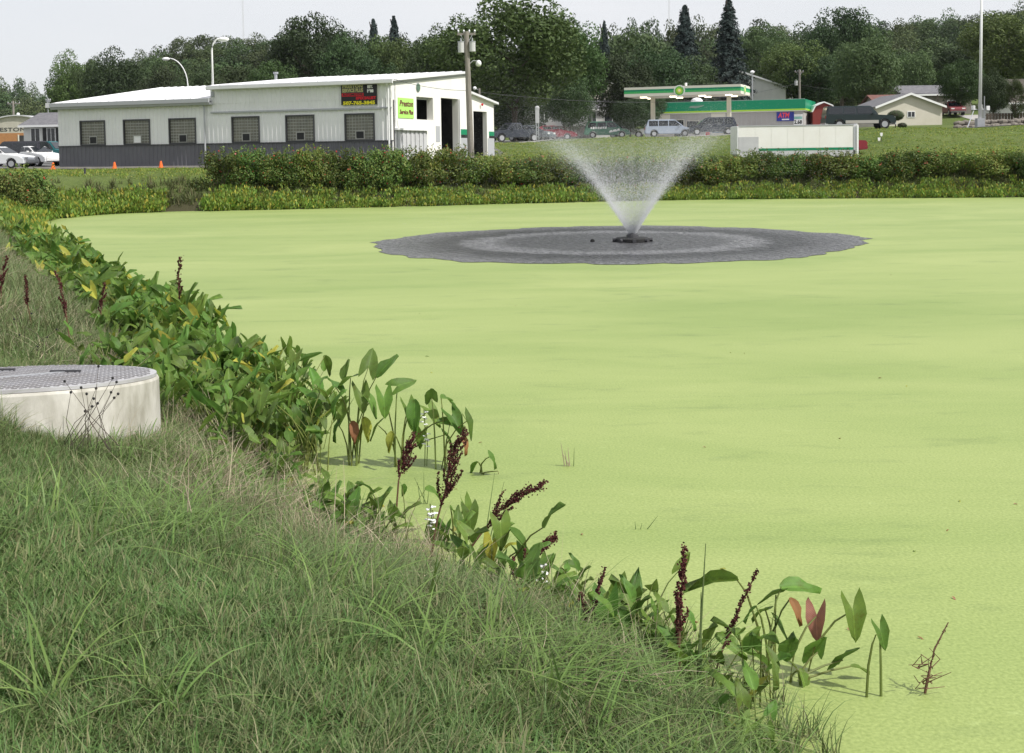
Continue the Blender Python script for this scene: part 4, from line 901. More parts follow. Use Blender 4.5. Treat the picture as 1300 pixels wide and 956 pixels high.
# pumps under the canopy
def C_(lx, ly, lz=0):
    c, s = math.cos(SR), math.sin(SR); return (CP[0] + lx * c - ly * s, CP[1] + lx * s + ly * c, CP[2] + lz)
for lx_, lab, m in ((-3.9, 'narrow red pump post standing under the canopy middle', 'signred'),):
    r = empty('fuel_pump', C_(lx_, 3.0), SR, lab, 'pump')
    MB().box(-.18, .18, -.2, .2, .12, 1.9).build('cabinet', m, r, bevel=.03); MB().box(-.3, .3, -.3, .3, 0, .12).build('plinth', 'curb', r); MB().box(-.12, .12, -.215, -.20, 1.3, 1.6).build('display', 'glass', r)
    MB().tube([(.2, 0, 1.5), (.36, 0, 1.0), (.22, 0, .5)], .02).build('hose', 'black', r)
r = empty('ice_chest', C_(-CL + 1.6, 3.8), SR, 'white rounded chest beside the left canopy column', 'chest')
MB().box(-.35, .35, -.4, .4, 0, 1.45).build('cabinet', 'white', r, bevel=.08); MB().box(-.3, .3, -.42, -.40, .9, 1.35).build('door', 'lightgrey', r)
# white trailer
TX0, TX1 = at(935.5, 180, 82).x, at(1090, 180, 82).x; TW = TX1 - TX0; tz0 = gz((TX0 + TX1) / 2, 82)
tr = empty('box_trailer', (TX0, 82, tz0), 0, 'long white box trailer with green stripe behind the hedge', 'trailer')
tzt = at(1000, 160, 82).z - tz0; tzb = at(1000, 190, 82).z - tz0
MB().box(.12, TW - .35, 0, 2.4, tzb + .0, tzt).build('body', 'white_paint', tr)
mb = MB()
mb2 = MB()
k = 7; pw = (TW - .62) / k
for i in range(k): MB().box(.16 + i * pw, .16 + (i + 1) * pw - .02, -.015, 0, tzb + .12, tzt - .08).build('side_panel', 'white_paint', tr)
MB().box(.1, TW - .33, -.04, 2.44, tzt, tzt + .07).build('roof_rail', 'trim_grey', tr)
MB().box(.12, TW - .35, -.02, 0, tzb - .06, tzb + .10).build('green_stripe', 'green', tr); MB().box(.14, TW - .37, -.01, 2.3, tzb - .5, tzb - .06).build('skirt', 'lightgrey', tr)
MB().box(.06, 1.5, -.03, -.016, tzb - .1, tzt - .72).build('side_door', 'lightgrey', tr)
MB().box(0, .12, -.06, 2.46, tzb - .3, tzt + .03).build('corner_post', 'white', tr, bevel=.03); MB().box(TW - .35, TW - .22, -.03, 2.3, tzb - .1, tzt - .1).build('end_panel', 'trim_grey', tr)
MB().box(TW - .22, TW, -.08, 2.5, tzb - .8, tzt + .1).build('end_post', 'white', tr, bevel=.08)
for x_ in (1.6, 2.6, TW - 2):
    for y_ in (.05, 2.15): MB().tube([(x_, y_, .45), (x_, y_ + .25, .45)], .45, 18).build('wheel', 'tyre', tr)

# ------------------------------------------------------------------ houses
def house(name, px, pyb, Y, rz, w, d, h, rh, wall, roof, label, ridge='y', ov=.35, wins=(), cat='house', z=None, fr=.12):
    """ridge 'y': the gable faces the viewer; origin at the middle of the front wall"""
    p = at(px, pyb, Y); z0 = p.z if z is None else z
    r = empty(name, (p.x, Y, z0), R(rz), label, cat)
    MB().box(-w / 2, w / 2, 0, d, -1.5, h).build('wall', wall, r)
    if ridge == 'y':
        MB().prism([(-w / 2, h), (w / 2, h), (0, h + rh)], .0, d, 'y').build('gable', wall, r); k = rh / (w / 2)
        for s in (-1, 1): MB().prism([(0, h + rh), (s * (w / 2 + ov), h - ov * k), (s * (w / 2 + ov), h - ov * k + fr), (0, h + rh + fr)], -ov, d + ov, 'y').build('roof', roof, r)
        for s in (-1, 1): MB().prism([(0, h + rh - .1), (s * (w / 2 + ov), h - ov * k - .1), (s * (w / 2 + ov), h - ov * k + fr + .02), (0, h + rh + fr + .02)], -ov - .04, -ov - .002, 'y').build('barge_board', 'white', r)
    else:
        k = rh / (d / 2)
        MB().prism([(0, h), (d, h), (d / 2, h + rh)], -w / 2, w / 2, 'x').build('gable', wall, r)
        for s in (-1, 1): MB().prism([(d / 2, h + rh), (d / 2 + s * (d / 2 + ov), h - ov * k), (d / 2 + s * (d / 2 + ov), h - ov * k + fr), (d / 2, h + rh + fr)], -w / 2 - ov, w / 2 + ov, 'x').build('roof', roof, r)
        MB().box(-w / 2 - ov, w / 2 + ov, -ov - .04, -ov - .0, h - ov * k - .08, h - ov * k + fr).build('fascia', 'white', r)
    for (x, z_, ww, hh, nm, shut) in wins:
        f = MB().box(x - ww / 2 - .07, x + ww / 2 + .07, -.05, 0, z_ - .07, z_ + hh + .07).build(nm, 'white', r)
        MB().box(x - ww / 2, x + ww / 2, -.055, -.051, z_, z_ + hh).build('pane', 'glass', f); MB().box(x - .025, x + .025, -.07, -.056, z_, z_ + hh).build('mullion', 'white', f)
        if shut:
            for s in (-1, 1): MB().box(x + s * (ww / 2 + .32) - .2, x + s * (ww / 2 + .32) + .2, -.04, 0, z_ - .05, z_ + hh + .05).build('shutter', shut, r)
    return r
house('garage_building', 1155, 160, 130, 4, 7.3, 8, 2.15, 1.35, 'beige', 'shingle', 'beige gabled garage with small black window by the road', wins=[(-.05 + .2, 1.0, .75, .55, 'window', None)])
g = house('brick_house', 1136, 150, 142, 0, 4.5, 5, 1.9, .9, 'brownwood', 'brownroof', 'low house with reddish brown roof peeking over the beige garage', ridge='x')
hb = house('weathered_house', 1190, 147, 160, 3, 9.4, 8, 2.9, 1.3, 'brownwood', 'shingle', 'weathered brown house with grey roof and dark posts behind the garage', ridge='x', wins=[(-1.5, .8, 1, 1, 'window', None), (1.9, .8, 1.0, 1.2, 'window', None)])
for x_ in (-3.6, -.4, 2.6): MB().box(x_, x_ + .12, -.9, -.78, -.5, 2.8).build('porch_post', 'bark', hb)
MB().box(3.4, 4.1, 3, 3.7, 3.6, 5.0).build('chimney', 'red_brick', hb)
hr = house('white_house', 1306, 146, 128, -6, 6.0, 7, 1.35, 1.1, 'housewhite', 'brownwood', 'white house with mottled brown upper wall at the right edge', ridge='x')
MB().box(-3, 3, .02, 6.9, 1.35, 3.9).build('upper_wall', 'brownwood', hr)
wh = house('white_house', 707, 160, 142, 0, 7.4, 7, 2.5, 1.6, 'housewhite', 'shingle', 'white house with dark red shutters under the big maple', ridge='x', wins=[(1.8, .75, .8, 1.2, 'window', M['maroon']), (-2.0, .5, .9, 1.5, 'window', M['signblack'])])
MB().box(-4, 4, -1.2, .0, -1.5, -.02).build('porch_base', 'brownwood', wh)
wg = house('white_house', 764, 162, 146, 0, 5.0, 6, 2.3, 1.2, 'housewhite', 'shingle', 'low white wing with dark roof and two dark openings', ridge='x', wins=[(-1.2, .2, 1.0, 1.7, 'door', None), (1.3, .7, 1.9, .9, 'window', None)])
house('gabled_house', 766, 150, 185, 0, 5.5, 6, 4.6, 1.5, 'beige', 'shingle', 'small pale gable showing through the trees left of the canopy', ridge='y')
house('metal_hall', 935, 140, 172, -18, 14, 12, 3.2, 2.6, 'housewhite', 'lightgrey', 'wide pale gabled hall rising behind the store', ridge='y')
sh_ = house('white_cottage', 60, 190, 112, -14, 5.0, 6, 2.35, 1.15, 'housewhite', 'shingle', 'small white cottage with dark roof left of the garage', ridge='x', wins=[(-1.2, .6, .9, 1.4, 'window', None), (.5, .7, .8, 1.3, 'window', M['signblack'])])
# gambrel shed
p = at(1046, 158, 139); r = empty('gambrel_shed', (p.x, 139, p.z), R(-6), 'small barn red gambrel shed with white trim and door', 'shed'); a_ = 1.28
gm = [(-a_, 0), (-a_, 1.45), (-a_ * .72, 2.15), (0, 2.55), (a_ * .72, 2.15), (a_, 1.45), (a_, 0)]
MB().prism([(x, z if z else -.5) for x, z in gm], 0, 3.2, 'y').build('wall', 'barnred', r)
for i in range(1, 5):
    (x0, z0), (x1, z1) = gm[i], gm[i + 1]; n_ = Vector((z0 - z1, 0, x1 - x0)).normalized() * -.0; mx_, mz_ = (x0 + x1) / 2, (z0 + z1) / 2
    o_ = Vector((mx_, mz_ - 1.2)).normalized() * .14
    MB().prism([(x0 * 1.02, z0), (x1 * 1.02, z1), (x1 * 1.02 + o_.x, z1 + o_.y), (x0 * 1.02 + o_.x, z0 + o_.y)], -.22, 3.4, 'y').build('roof', 'white', r)
f = MB().box(-.15, .75, -.06, 0, 0, 1.5).build('door', 'white', r); MB().box(.0, .6, -.07, -.061, .1, .7).box(.0, .6, -.07, -.061, .8, 1.38).build('door_panel', 'barnred', f)
# arched hall
p = at(22, 192, 140); r = empty('arched_hall', (p.x, 140, p.z), 0, 'arched cream hall with faded lettering over an orange brick base', 'hall'); a_ = 3.9
arc = [(a_ * math.cos(t), 2.15 + 2.0 * math.sin(t)) for t in np.linspace(0, math.pi, 17)]
MB().prism(arc, 0, 9, 'y').build('arched_gable', mat('cream_panel', (.52, .49, .42), .8, (.44, .41, .35), 2), r)
MB().box(-a_, a_, -.02, 9, -.8, 2.15).build('brick_wall', 'orangebrick', r)
MB().box(.3, 1.25, -.05, -.021, .1, 1.85).build('door', 'dark', r); MB().box(.15, .3, -.08, -.021, -.5, 1.95).build('door_post', 'offwhite', r)
mb = MB(); n = len(arc)
mb.prism(arc + [(x * 1.05, 2.15 + (z - 2.15) * 1.07) for x, z in arc[::-1]], -.25, 9.2, 'y'); mb.build('roof', 'lightgrey', r)
MB().ball((.25, 0, 4.35), .2, 8, 6).build('finial_lamp', 'white', r)
o = text('PRESTON L', .62, 'steel_dark', r, (-.6, -.02, 2.55), FR, off=.005); o.scale.x = 5.0 / o.dimensions.x
# topiary and its low plants
p = at(1137, 158, 122); z0 = gz(p.x, 122)
def blob_plant(name, x, y, z, rx, rz_, cz, m, label, cat, n=2600, leaf=.05, trunk=True, group=None):
    global rng
    r = empty(name, (x, y, z), 0, label, cat, group); d = rand_unit(n); rr = rng.uniform(.8, 1.03, n)[:, None]
    P, Fq = flakes(d * rr * np.array([rx, rx, rz_]) + np.array([0, 0, cz]), d, leaf * rng.uniform(.6, 1.3, n)); link('crown', npmesh('crown', P, Fq), m, r)
    MB().ball((0, 0, cz), rz_ * .9, 12, 8, (rx / rz_, rx / rz_, 1)).build('inner_twigs', 'bark', r)
    if trunk: MB().tube([(0, 0, -.1), (0, 0, cz)], .06, 6).build('trunk', 'bark', r)
    return r
blob_plant('topiary_bush', p.x, 122, z0, .88, .58, 1.25, 'crown_dark', 'dark clipped round bush on a short stem before the beige garage', 'bush')
blob_plant('low_bush', p.x + .35, 121, z0, .5, .3, .2, 'crown_dark', 'tiny low bush at the foot of the clipped round bush', 'bush', 900, .05, False)
# boulder edging on the right
mb = MB(); rd = random.Random(5)
for i in range(110):
    t = i % 55 / 55; row = i // 55; px = 1216 + t * 110; Y = 107 + rd.uniform(-.3, .3); x = at(px, 150, Y).x
    rr = rd.uniform(.22, .38); mb.ball((x, Y + row * .5, gz(x, Y) + .1 + row * .4 + rd.uniform(-.05, .05)), rr, 7, 5, (rd.uniform(.9, 1.4), .9, rd.uniform(.6, .9)))
o = mb.build('boulder_edging', 'stone', kind='stuff'); tag(o, 'line of tan boulders edging the raised yard at the right', 'boulders')
mb = MB(); x0 = at(1252, 140, 112).x
fe = empty('board_fence', (x0, 112, gz(x0, 112)), R(4), 'dark board fence between the mast and the white house', 'fence')
for k in range(14):
    MB().box(k * .30, k * .30 + .26, 0, .03, -.1, 1.35).build('board', 'bark', fe)
for z_ in (.3, 1.1): MB().box(-.05, 4.2, .03, .08, z_, z_ + .08).build('rail', 'shingle', fe)

# ------------------------------------------------------------------ paving
drape('asphalt_lot', [(-60, 68), (-29.5, 73.4), (-7.4, 65.3), (-6.0, 65.6), (.2, 82.4), (-2, 96), (-12, 100), (-30, 110), (-60, 112)], 'asphalt', .03, 'asphalt apron round the service garage')
cb = [P_(x, -1.25, 0)[:2] for x in np.linspace(-26, -9, 18)]
mb = MB()
for i in range(len(cb) - 1):
    (x0, y0), (x1, y1) = cb[i], cb[i + 1]; q = []
    for (x, y) in ((x0, y0), (x1, y1)):
        z = gz(x, y); q += [(x, y, z - .1), (x, y, z + .13), (x + .05, y + .16, z + .13), (x + .05, y + .16, z - .1)]
    mb.add(q, [(0, 4, 5, 1), (1, 5, 6, 2), (2, 6, 7, 3)])
tag(mb.build('kerb', 'curb'), 'pale kerb along the lawn before the garage', kind='structure')
e1 = [at(px, y, D) for px, y, D in ((628, 181.5, 101), (660, 178.5, 104), (700, 177, 108), (745, 174.5, 114), (800, 177.5, 117), (940, 176, 113))]
pl = [(p.x, p.y) for p in e1]
drape('parking_lot', pl + [(32, 116), (38, 150), (12, 148), (0, 150), (-8, 126), (-8, 104)], 'road', .03, 'pale paved lot before the store and houses')
drape('road', [(24, 96.0), (60, 99.5), (110, 112), (110, 119), (60, 105.5), (44, 103.5), (36, 108), (24, 108)], 'asphalt', .04, 'narrow road climbing to the right behind the lawn')
drape('driveway', [(50.2, 104.5), (53.5, 104.5), (59, 131), (60, 150), (56.5, 150), (55.5, 131)], 'road', .05, 'pale driveway up to the weathered house')
# cones
cn = None
for px, lab in ((67.5, 'orange traffic cone by the nose of the white sedan'), (145.5, 'orange traffic cone below the first block window'), (204.5, 'orange traffic cone below the third block window')):
    Y = 72.2 if px < 100 else (70.8 if px < 180 else 70.2); x = at(px, 214, Y).x
    r = empty('traffic_cone', (x, Y, gz(x, Y) + .02), 0, lab, 'cone', 'traffic cones on the kerb')
    MB().tube([(0, 0, .03), (0, 0, .42)], [.13, .05], 12).build('cone_body', 'orange', r); MB().box(-.17, .17, -.17, .17, 0, .03).build('base', 'orange', r)

# ------------------------------------------------------------------ trees
B, Cf = 'broadleaf_tree', 'conifer'
NT = [ # px, top y, Y, width px, kind, material, label
 (650, -12, 112, 195, 'near', 'crown', 'huge broad maple with yellowish top beside the garage annex'),
 (575, 18, 150, 120, 'near', 'crown', 'light green tree rising behind the utility pole'),
 (715, 12, 130, 120, 'near', 'crown', 'dense tree between the maple and grey conifer'),
 (395, 8, 190, 118, 'near', 'crown_dark', 'tall dark round tree towering over the long garage roof'),
 (437, 30, 185, 90, 'near', 'crown_dark', 'dark tree joined to the right of the tall round one'),
 (480, 38, 195, 90, 'near', 'crown', 'dull green tree over the middle of the long roof'),
 (520, 34, 190, 90, 'near', 'crown', 'green tree behind the left gable end'),
 (550, 30, 175, 85, 'near', 'crown', 'bright green tree just left of the utility pole'),
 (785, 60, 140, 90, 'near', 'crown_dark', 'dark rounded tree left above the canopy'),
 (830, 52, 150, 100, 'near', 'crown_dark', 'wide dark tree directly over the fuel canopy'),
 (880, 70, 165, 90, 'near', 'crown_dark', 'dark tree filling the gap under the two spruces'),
 (800, 22, 240, 100, 'far', 'crown_dark', 'high dark tree on the slope left of the first spruce'),
 (970, 24, 180, 80, 'near', 'crown_light', 'pale green tree beside the big blue spruce'),
 (1010, 48, 172, 90, 'near', 'crown', 'mid green tree behind the store pole'),
 (1035, 60, 170, 80, 'near', 'crown_dark', 'dark tree left of the rounded light one'),
 (1070, 2, 200, 100, 'near', 'crown_dark', 'tall dark tree crown on the right skyline'),
 (1100, 32, 150, 92, 'near', 'crown_light', 'rounded grey green willow like tree over the dark truck'),
 (1155, 58, 175, 70, 'near', 'crown_light', 'yellow green tree right of the rounded willow like one'),
 (1205, 55, 190, 80, 'near', 'crown_dark', 'dark tree over the weathered house roof'),
 (1280, 8, 180, 120, 'near', 'crown', 'large leafy tree at the right edge beyond the mast'),
 (1262, 85, 124, 44, 'near', 'crown_dark', 'dark bushy tree behind the mast foot'),
 (1222, 70, 150, 60, 'near', 'crown', 'green tree between weathered house and mast'),
 (1290, 92, 112, 30, 'loose', 'crown', 'thin small tree in front of the right white house'),
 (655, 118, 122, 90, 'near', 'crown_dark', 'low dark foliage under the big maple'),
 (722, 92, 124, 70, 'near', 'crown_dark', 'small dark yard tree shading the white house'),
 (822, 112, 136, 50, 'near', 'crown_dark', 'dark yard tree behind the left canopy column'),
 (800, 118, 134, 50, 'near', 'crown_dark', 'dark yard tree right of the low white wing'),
 (150, 58, 220, 90, 'near', 'crown_dark', 'tall dark tree left above the low garage roof'),
 (92, 62, 240, 70, 'near', 'crown', 'spreading tree behind the arched hall and cottage'),
 (120, 66, 230, 60, 'near', 'crown_dark', 'dark tree between the spreading one and the tall one'),
 (205, 78, 200, 80, 'near', 'crown_dark', 'dark rounded tree behind the shorter gooseneck lamp'),
 (250, 84, 190, 70, 'near', 'crown_dark', 'dark low tree between the two gooseneck lamps'),
 (300, 78, 180, 90, 'near', 'crown_dark', 'dark low tree over the step in the roof'),
 (345, 70, 175, 80, 'near', 'crown', 'low tree left below the tall round tree'),
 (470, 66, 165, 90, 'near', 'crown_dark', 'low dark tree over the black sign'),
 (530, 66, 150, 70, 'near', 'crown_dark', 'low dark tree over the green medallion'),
]
for px, yt, Y, wpx, kd, m, lab in NT: tree(px, yt, Y, wpx, kd, m, lab)
tree(925, -8, 165, 66, 'spruce', 'spruce', 'tallest blue spruce behind the canopy end', name=Cf, cat='conifer')
tree(869, 2, 178, 62, 'spruce', 'spruce', 'second blue spruce left of the tallest one', name=Cf, cat='conifer')
tree(767, 22, 190, 34, 'spruce', 'spruce', 'narrow grey spruce right of the big maple', name=Cf, cat='conifer')
tree(500, 16, 260, 44, 'spruce', 'spruce', 'spindly conifer tip poking above the trees, right of the pair', name=Cf, cat='conifer')
tree(474, 20, 262, 44, 'spruce', 'spruce', 'spindly conifer tip poking above the trees, left of the pair', name=Cf, cat='conifer')
# skyline profile: hill trees placed in rows along the slope
SKY = [(-60, 88), (0, 88), (40, 96), (62, 98), (80, 92), (140, 75), (170, 60), (215, 48), (240, 40), (300, 36), (350, 44), (440, 36), (500, 42), (560, 40), (640, 38), (750, 34), (800, 18), (850, 22), (900, 22), (960, 30), (1010, 24), (1060, 18), (1110, 22), (1130, 25), (1170, 14), (1200, 10), (1240, 12), (1300, 4), (1380, 0)]
rd = random.Random(11)
for row, (Y, dy, st_px, wpx) in enumerate(((430, 0, 27, 44), (390, 14, 30, 50), (345, 27, 33, 56), (300, 40, 38, 64), (255, 56, 46, 74))):
    px = -40 + rd.uniform(0, 20)
    while px < 1345:
        top = float(np.interp(px, [a for a, _ in SKY], [b_ for _, b_ in SKY])) + dy + rd.uniform(-5, 6)
        Yj = Y + rd.uniform(-14, 14)
        if px < 90: Yj += 170; top += 3
        tree(px, top, Yj, wpx * rd.uniform(.8, 1.25) * (1 if px > 90 else .8), 'far', 'crown_far', 'dark green tree in the rows climbing the wooded hillside', 'trees on the wooded hillside', name='hillside_tree')
        px += st_px * rd.uniform(.75, 1.2)

# ------------------------------------------------------------------ scatter (ground cover only)
def scatter(name, pts, rots, scl, sources, label):
    me = bpy.data.meshes.new(name); n = len(pts); me.vertices.add(n); me.vertices.foreach_set('co', np.asarray(pts, np.float32).ravel())
    for nm, tp, arr, f in (('rot', 'FLOAT_VECTOR', rots, 'vector'), ('scl', 'FLOAT', scl, 'value'), ('idx', 'INT', rng.integers(0, len(sources), n), 'value')):
        a = me.attributes.new(nm, tp, 'POINT'); a.data.foreach_set(f, np.asarray(arr, np.int32 if tp == 'INT' else np.float32).ravel())
    cc = bpy.data.collections.new(name + '_source')
    for i, (sm, m) in enumerate(sources):
        if not sm.materials: sm.materials.append(M[m])
        so = bpy.data.objects.new('%s_source_%02d' % (name, i), sm); cc.objects.link(so)
    g = bpy.data.node_groups.new(name, 'GeometryNodeTree')
    g.interface.new_socket('Geometry', in_out='INPUT', socket_type='NodeSocketGeometry'); g.interface.new_socket('Geometry', in_out='OUTPUT', socket_type='NodeSocketGeometry')
    gi = g.nodes.new('NodeGroupInput'); go = g.nodes.new('NodeGroupOutput'); ip = g.nodes.new('GeometryNodeInstanceOnPoints'); ci = g.nodes.new('GeometryNodeCollectionInfo')
    ci.inputs['Collection'].default_value = cc; ci.inputs['Separate Children'].default_value = True; ci.inputs['Reset Children'].default_value = True
    ip.inputs['Pick Instance'].default_value = True
    def na(nm, tp):
        x = g.nodes.new('GeometryNodeInputNamedAttribute'); x.data_type = tp; x.inputs['Name'].default_value = nm; return x.outputs['Attribute']
    L = g.links.new; L(gi.outputs[0], ip.inputs['Points']); L(ci.outputs[0], ip.inputs['Instance']); L(na('idx', 'INT'), ip.inputs['Instance Index'])
    L(na('rot', 'FLOAT_VECTOR'), ip.inputs['Rotation']); L(na('scl', 'FLOAT'), ip.inputs['Scale']); L(ip.outputs[0], go.inputs[0])
    o = link(name, me, None); md = o.modifiers.new('scatter', 'NODES'); md.node_group = g
    return tag(o, label, kind='stuff')
def blades(n, spread, h0, h1, w, seed, droop=.5, seg=3, lean=.35):
    global rng
    rng = np.random.default_rng(seed); V = []; Fq = []; o = 0
    for i in range(n):
        a = rng.uniform(0, 6.28); r_ = spread * math.sqrt(rng.uniform()); bx, by = r_ * math.cos(a), r_ * math.sin(a)
        d = rng.uniform(0, 6.28); L_ = rng.uniform(h0, h1); ww = w * rng.uniform(.6, 1.3); ln = lean * rng.uniform(.1, 1.3); dr = droop * rng.uniform(.2, 1.5)
        sx, sy = -math.sin(d), math.cos(d)
        for k in range(seg + 1):
            t = k / seg; ou = L_ * (ln * t + dr * t * t * .6); z = L_ * (t - dr * .35 * t * t * t); cx_, cy_ = bx + math.cos(d) * ou, by + math.sin(d) * ou
            q = ww * (1 - t) ** .7 * .5 + .0003
            V += [(cx_ - sx * q, cy_ - sy * q, z), (cx_ + sx * q, cy_ + sy * q, z)]
        Fq += [(o + 2 * k, o + 2 * k + 1, o + 2 * k + 3, o + 2 * k + 2) for k in range(seg)]; o += 2 * (seg + 1)
    return npmesh('tuft', V, Fq)
LIDC = at_z(18, 482, .93)
def inview(X, Y, mg=1.2):
    return (np.abs(X) < .46 * Y + mg) & (Y > 2.2)
def sample(n, x0, x1, y0, y1, seed, dmin, dmax, prob=None):
    r_ = np.random.default_rng(seed); X = r_.uniform(x0, x1, n); Y = r_.uniform(y0, y1, n); m = inview(X, Y); X, Y = X[m], Y[m]
    d = sdist(X, Y); m = (d > dmin) & (d < dmax) & (np.hypot(X - LIDC.x, Y - LIDC.y) > 1.17); X, Y, d = X[m], Y[m], d[m]
    if prob is not None:
        m = r_.uniform(size=len(X)) < prob(X, Y, d); X, Y, d = X[m], Y[m], d[m]
    return X, Y, d, r_
def put(name, smp, sources, label, sc, tilt=.15, dz=-.01):
    X, Y, d, r_ = smp; Z = np.maximum(raycell(X, Y), 0) + dz; n = len(X)
    rots = np.stack([r_.normal(size=n) * tilt, r_.normal(size=n) * tilt, r_.uniform(0, 6.28, n)], 1)
    return scatter(name, np.stack([X, Y, Z], 1), rots, sc(X, Y, d, r_), sources, label)
def patchy(X, Y, s=1.1):
    return .5 + .25 * np.sin(X * s + 1.3 * np.sin(Y * s * .7)) + .25 * np.sin(Y * s * 1.3 + 2 * np.sin(X * s * .6 + 1))
short = [(blades(42, .075, .05, .13, .0066, 100 + i, .8, 3, .5), 'grass') for i in range(6)]
tall = [(blades(26, .06, .16, .38, .0085, 120 + i, .8, 4, .3), 'grass_tall') for i in range(6)]
dead = [(blades(20, .07, .10, .36, .0052, 140 + i, 1.6, 4, .8), 'straw') for i in range(4)]
s1 = sample(60000, -9, 3, 2.2, 15, 1, .15, 30, lambda X, Y, d: np.clip(1.25 - .035 * Y, .5, 1))
put('lawn_grass', s1, short, 'short green lawn grass on the near bank', lambda X, Y, d, r_: r_.uniform(.7, 1.15, len(X)) * (1 + .35 * patchy(X, Y)) * (1 + .03 * Y))
s2 = sample(60000, -10, 2.6, 3.2, 15, 2, -.35, 6, lambda X, Y, d: np.clip((1.15 - d / 3.2), .08, .6) * (.35 + .9 * patchy(X, Y, 1.7)) * (.10 + .9 * sstep(-.05, .5, d)) + .6 * (np.hypot(X - LIDC.x, Y - LIDC.y) < 1.75) * (Y < LIDC.y + .3))
put('tall_grass', s2, tall, 'taller uncut grass along the water edge', lambda X, Y, d, r_: r_.uniform(.55, 1.0, len(X)) * np.maximum(np.clip(.55 + .22 * (3 - d), .5, 1.0), 1.15 * (np.hypot(X - LIDC.x, Y - LIDC.y) < 1.7) * (X < LIDC.x + .5)))
s3 = sample(30000, -6, 2, 5, 14, 3, -.3, 2.2, lambda X, Y, d: np.clip(1.0 - abs(d - .35) / .9, .0, 1) * (.15 + .85 * sstep(6.5, 8.5, Y)) * (.25 + .6 * patchy(X, Y, 2.3)))
put('dead_grass', s3, dead, 'pale dry straw lying near the water edge', lambda X, Y, d, r_: r_.uniform(.6, 1.1, len(X)), .5)
s4 = sample(60000, -24, -2, 12, 52, 4, .05, 6, lambda X, Y, d: np.clip(1.3 - d / 5, .1, 1) * np.clip(20 / Y, .2, 1) * .8)
put('bank_grass', s4, tall + dead[:2] + [short[0]], 'rough mixed grass on the left bank', lambda X, Y, d, r_: r_.uniform(.8, 1.4, len(X)) * (1 + .012 * Y) * np.clip(.3 + d * .45, .3, 1))
arch = [(blades(14, .05, .24, .50, .013, 180 + i, 2.1, 6, .45), 'grass_arch') for i in range(5)]
s7 = sample(16000, -7, 2.2, 3.2, 13, 12, .1, 4.5, lambda X, Y, d: np.clip(1.1 - d / 2.8, .012, .8) * (patchy(X, Y, 1.9) > .52) * .5)
put('arching_grass', s7, arch, 'long arching green grass between lawn and water', lambda X, Y, d, r_: r_.uniform(.55, 1.0, len(X)), .2)
# far bank weeds
mead = [(blades(16, .16, .25, .6, .035, 160 + i, .6, 3, .35), 'meadow') for i in range(4)]
s5 = sample(24000, -30, 32, 50, 74, 5, .3, 8.0, lambda X, Y, d: np.where(X < -13, np.clip(1.1 - d / 3.4, 0, .8), np.clip(1 - d / 3.5, 0, .5)))
put('bank_weeds', s5, mead, 'rough weeds on the far bank', lambda X, Y, d, r_: r_.uniform(.5, 1.2, len(X)), .1)
mead2 = [(blades(20, .3, .07, .16, .03, 170 + i, .6, 2, .4), 'meadow') for i in range(3)]
s6 = sample(26000, -32, 46, 62, 112, 6, 3, 60, lambda X, Y, d: np.where((X < -6.5) & (Y > 69.5 - (X + 20) * .37), 0, 1) * np.clip(75 / Y, .3, 1) * np.where((X > -8) & (Y > 98 + np.clip(X, 0, 12) * 1.2) & (X < 24), 0, 1) * np.where((X > 22) & (Y > 95.5), 0, 1))
put('far_lawn_grass', s6, [(a, 'fringe') for a, _ in mead2], 'mown grass of the far lawn', lambda X, Y, d, r_: r_.uniform(.6, 1.1, len(X)), .1)

# ------------------------------------------------------------------ arrowhead leaves
def leaf_mesh(kind, seed, fold=.25, droop=.25, lobe=1.0):
    """an arrow-shaped blade, unit length, base at the stalk, tip along +x"""
    rd = random.Random(seed)
    out_ = {'arrow': [(-.42 * lobe, .20), (-.30 * lobe, .245), (-.1, .25), (.08, .235), (.30, .18), (.5, .10), (.62, .0)],
            'oval': [(-.02, .06), (.08, .15), (.22, .20), (.42, .19), (.62, .13), (.82, .05), (.92, .0)]}[kind]
    mid = {'arrow': [(-.03, 0), (-.02, 0), (0, 0), (.1, 0), (.3, 0), (.5, 0), (.62, 0)], 'oval': [(-.04, 0), (.05, 0), (.2, 0), (.42, 0), (.62, 0), (.82, 0), (.92, 0)]}[kind]
    V = []; Fs = []
    def z(x, y): return abs(y) * fold * 1.6 - droop * max(0, x) ** 2 - .35 * droop * max(0, -x) ** 1.5 + .02 * math.sin(9 * x + seed)
    for x, y in mid: V.append((x, 0, z(x, 0)))
    for s in (1, -1):
        b0 = len(V)
        for x, y in out_: V.append((x + rd.uniform(-.012, .012), s * (y + rd.uniform(-.012, .012)), z(x, y)))
        h0 = len(V)
        for (x, y), (mx_, _) in zip(out_, mid): V.append(((x * .55 + mx_ * .45), s * y * .5, z(x * .6, y * .5) - .012))
        for k in range(6):
            a, b_ = k, k + 1
            Fs += [(a, b_, h0 + b_, h0 + a) if s > 0 else (a, h0 + a, h0 + b_, b_), (h0 + a, h0 + b_, b0 + b_, b0 + a) if s > 0 else (h0 + a, b0 + a, b0 + b_, h0 + b_)]
    return npmesh('leaf', V, Fs, True)
LF = [leaf_mesh('arrow', 1, .3, .25), leaf_mesh('arrow', 2, .15, .45, .8), leaf_mesh('arrow', 3, .45, .15, 1.1), leaf_mesh('oval', 4, .3, .3), leaf_mesh('oval', 5, .2, .5), leaf_mesh('arrow', 6, .25, .6, .6)]
LM = {}
def leafm(i, m):
    if (i, m) not in LM: x = LF[i].copy(); x.materials.append(M[m]); LM[(i, m)] = x
    return LM[(i, m)]
SM = {}
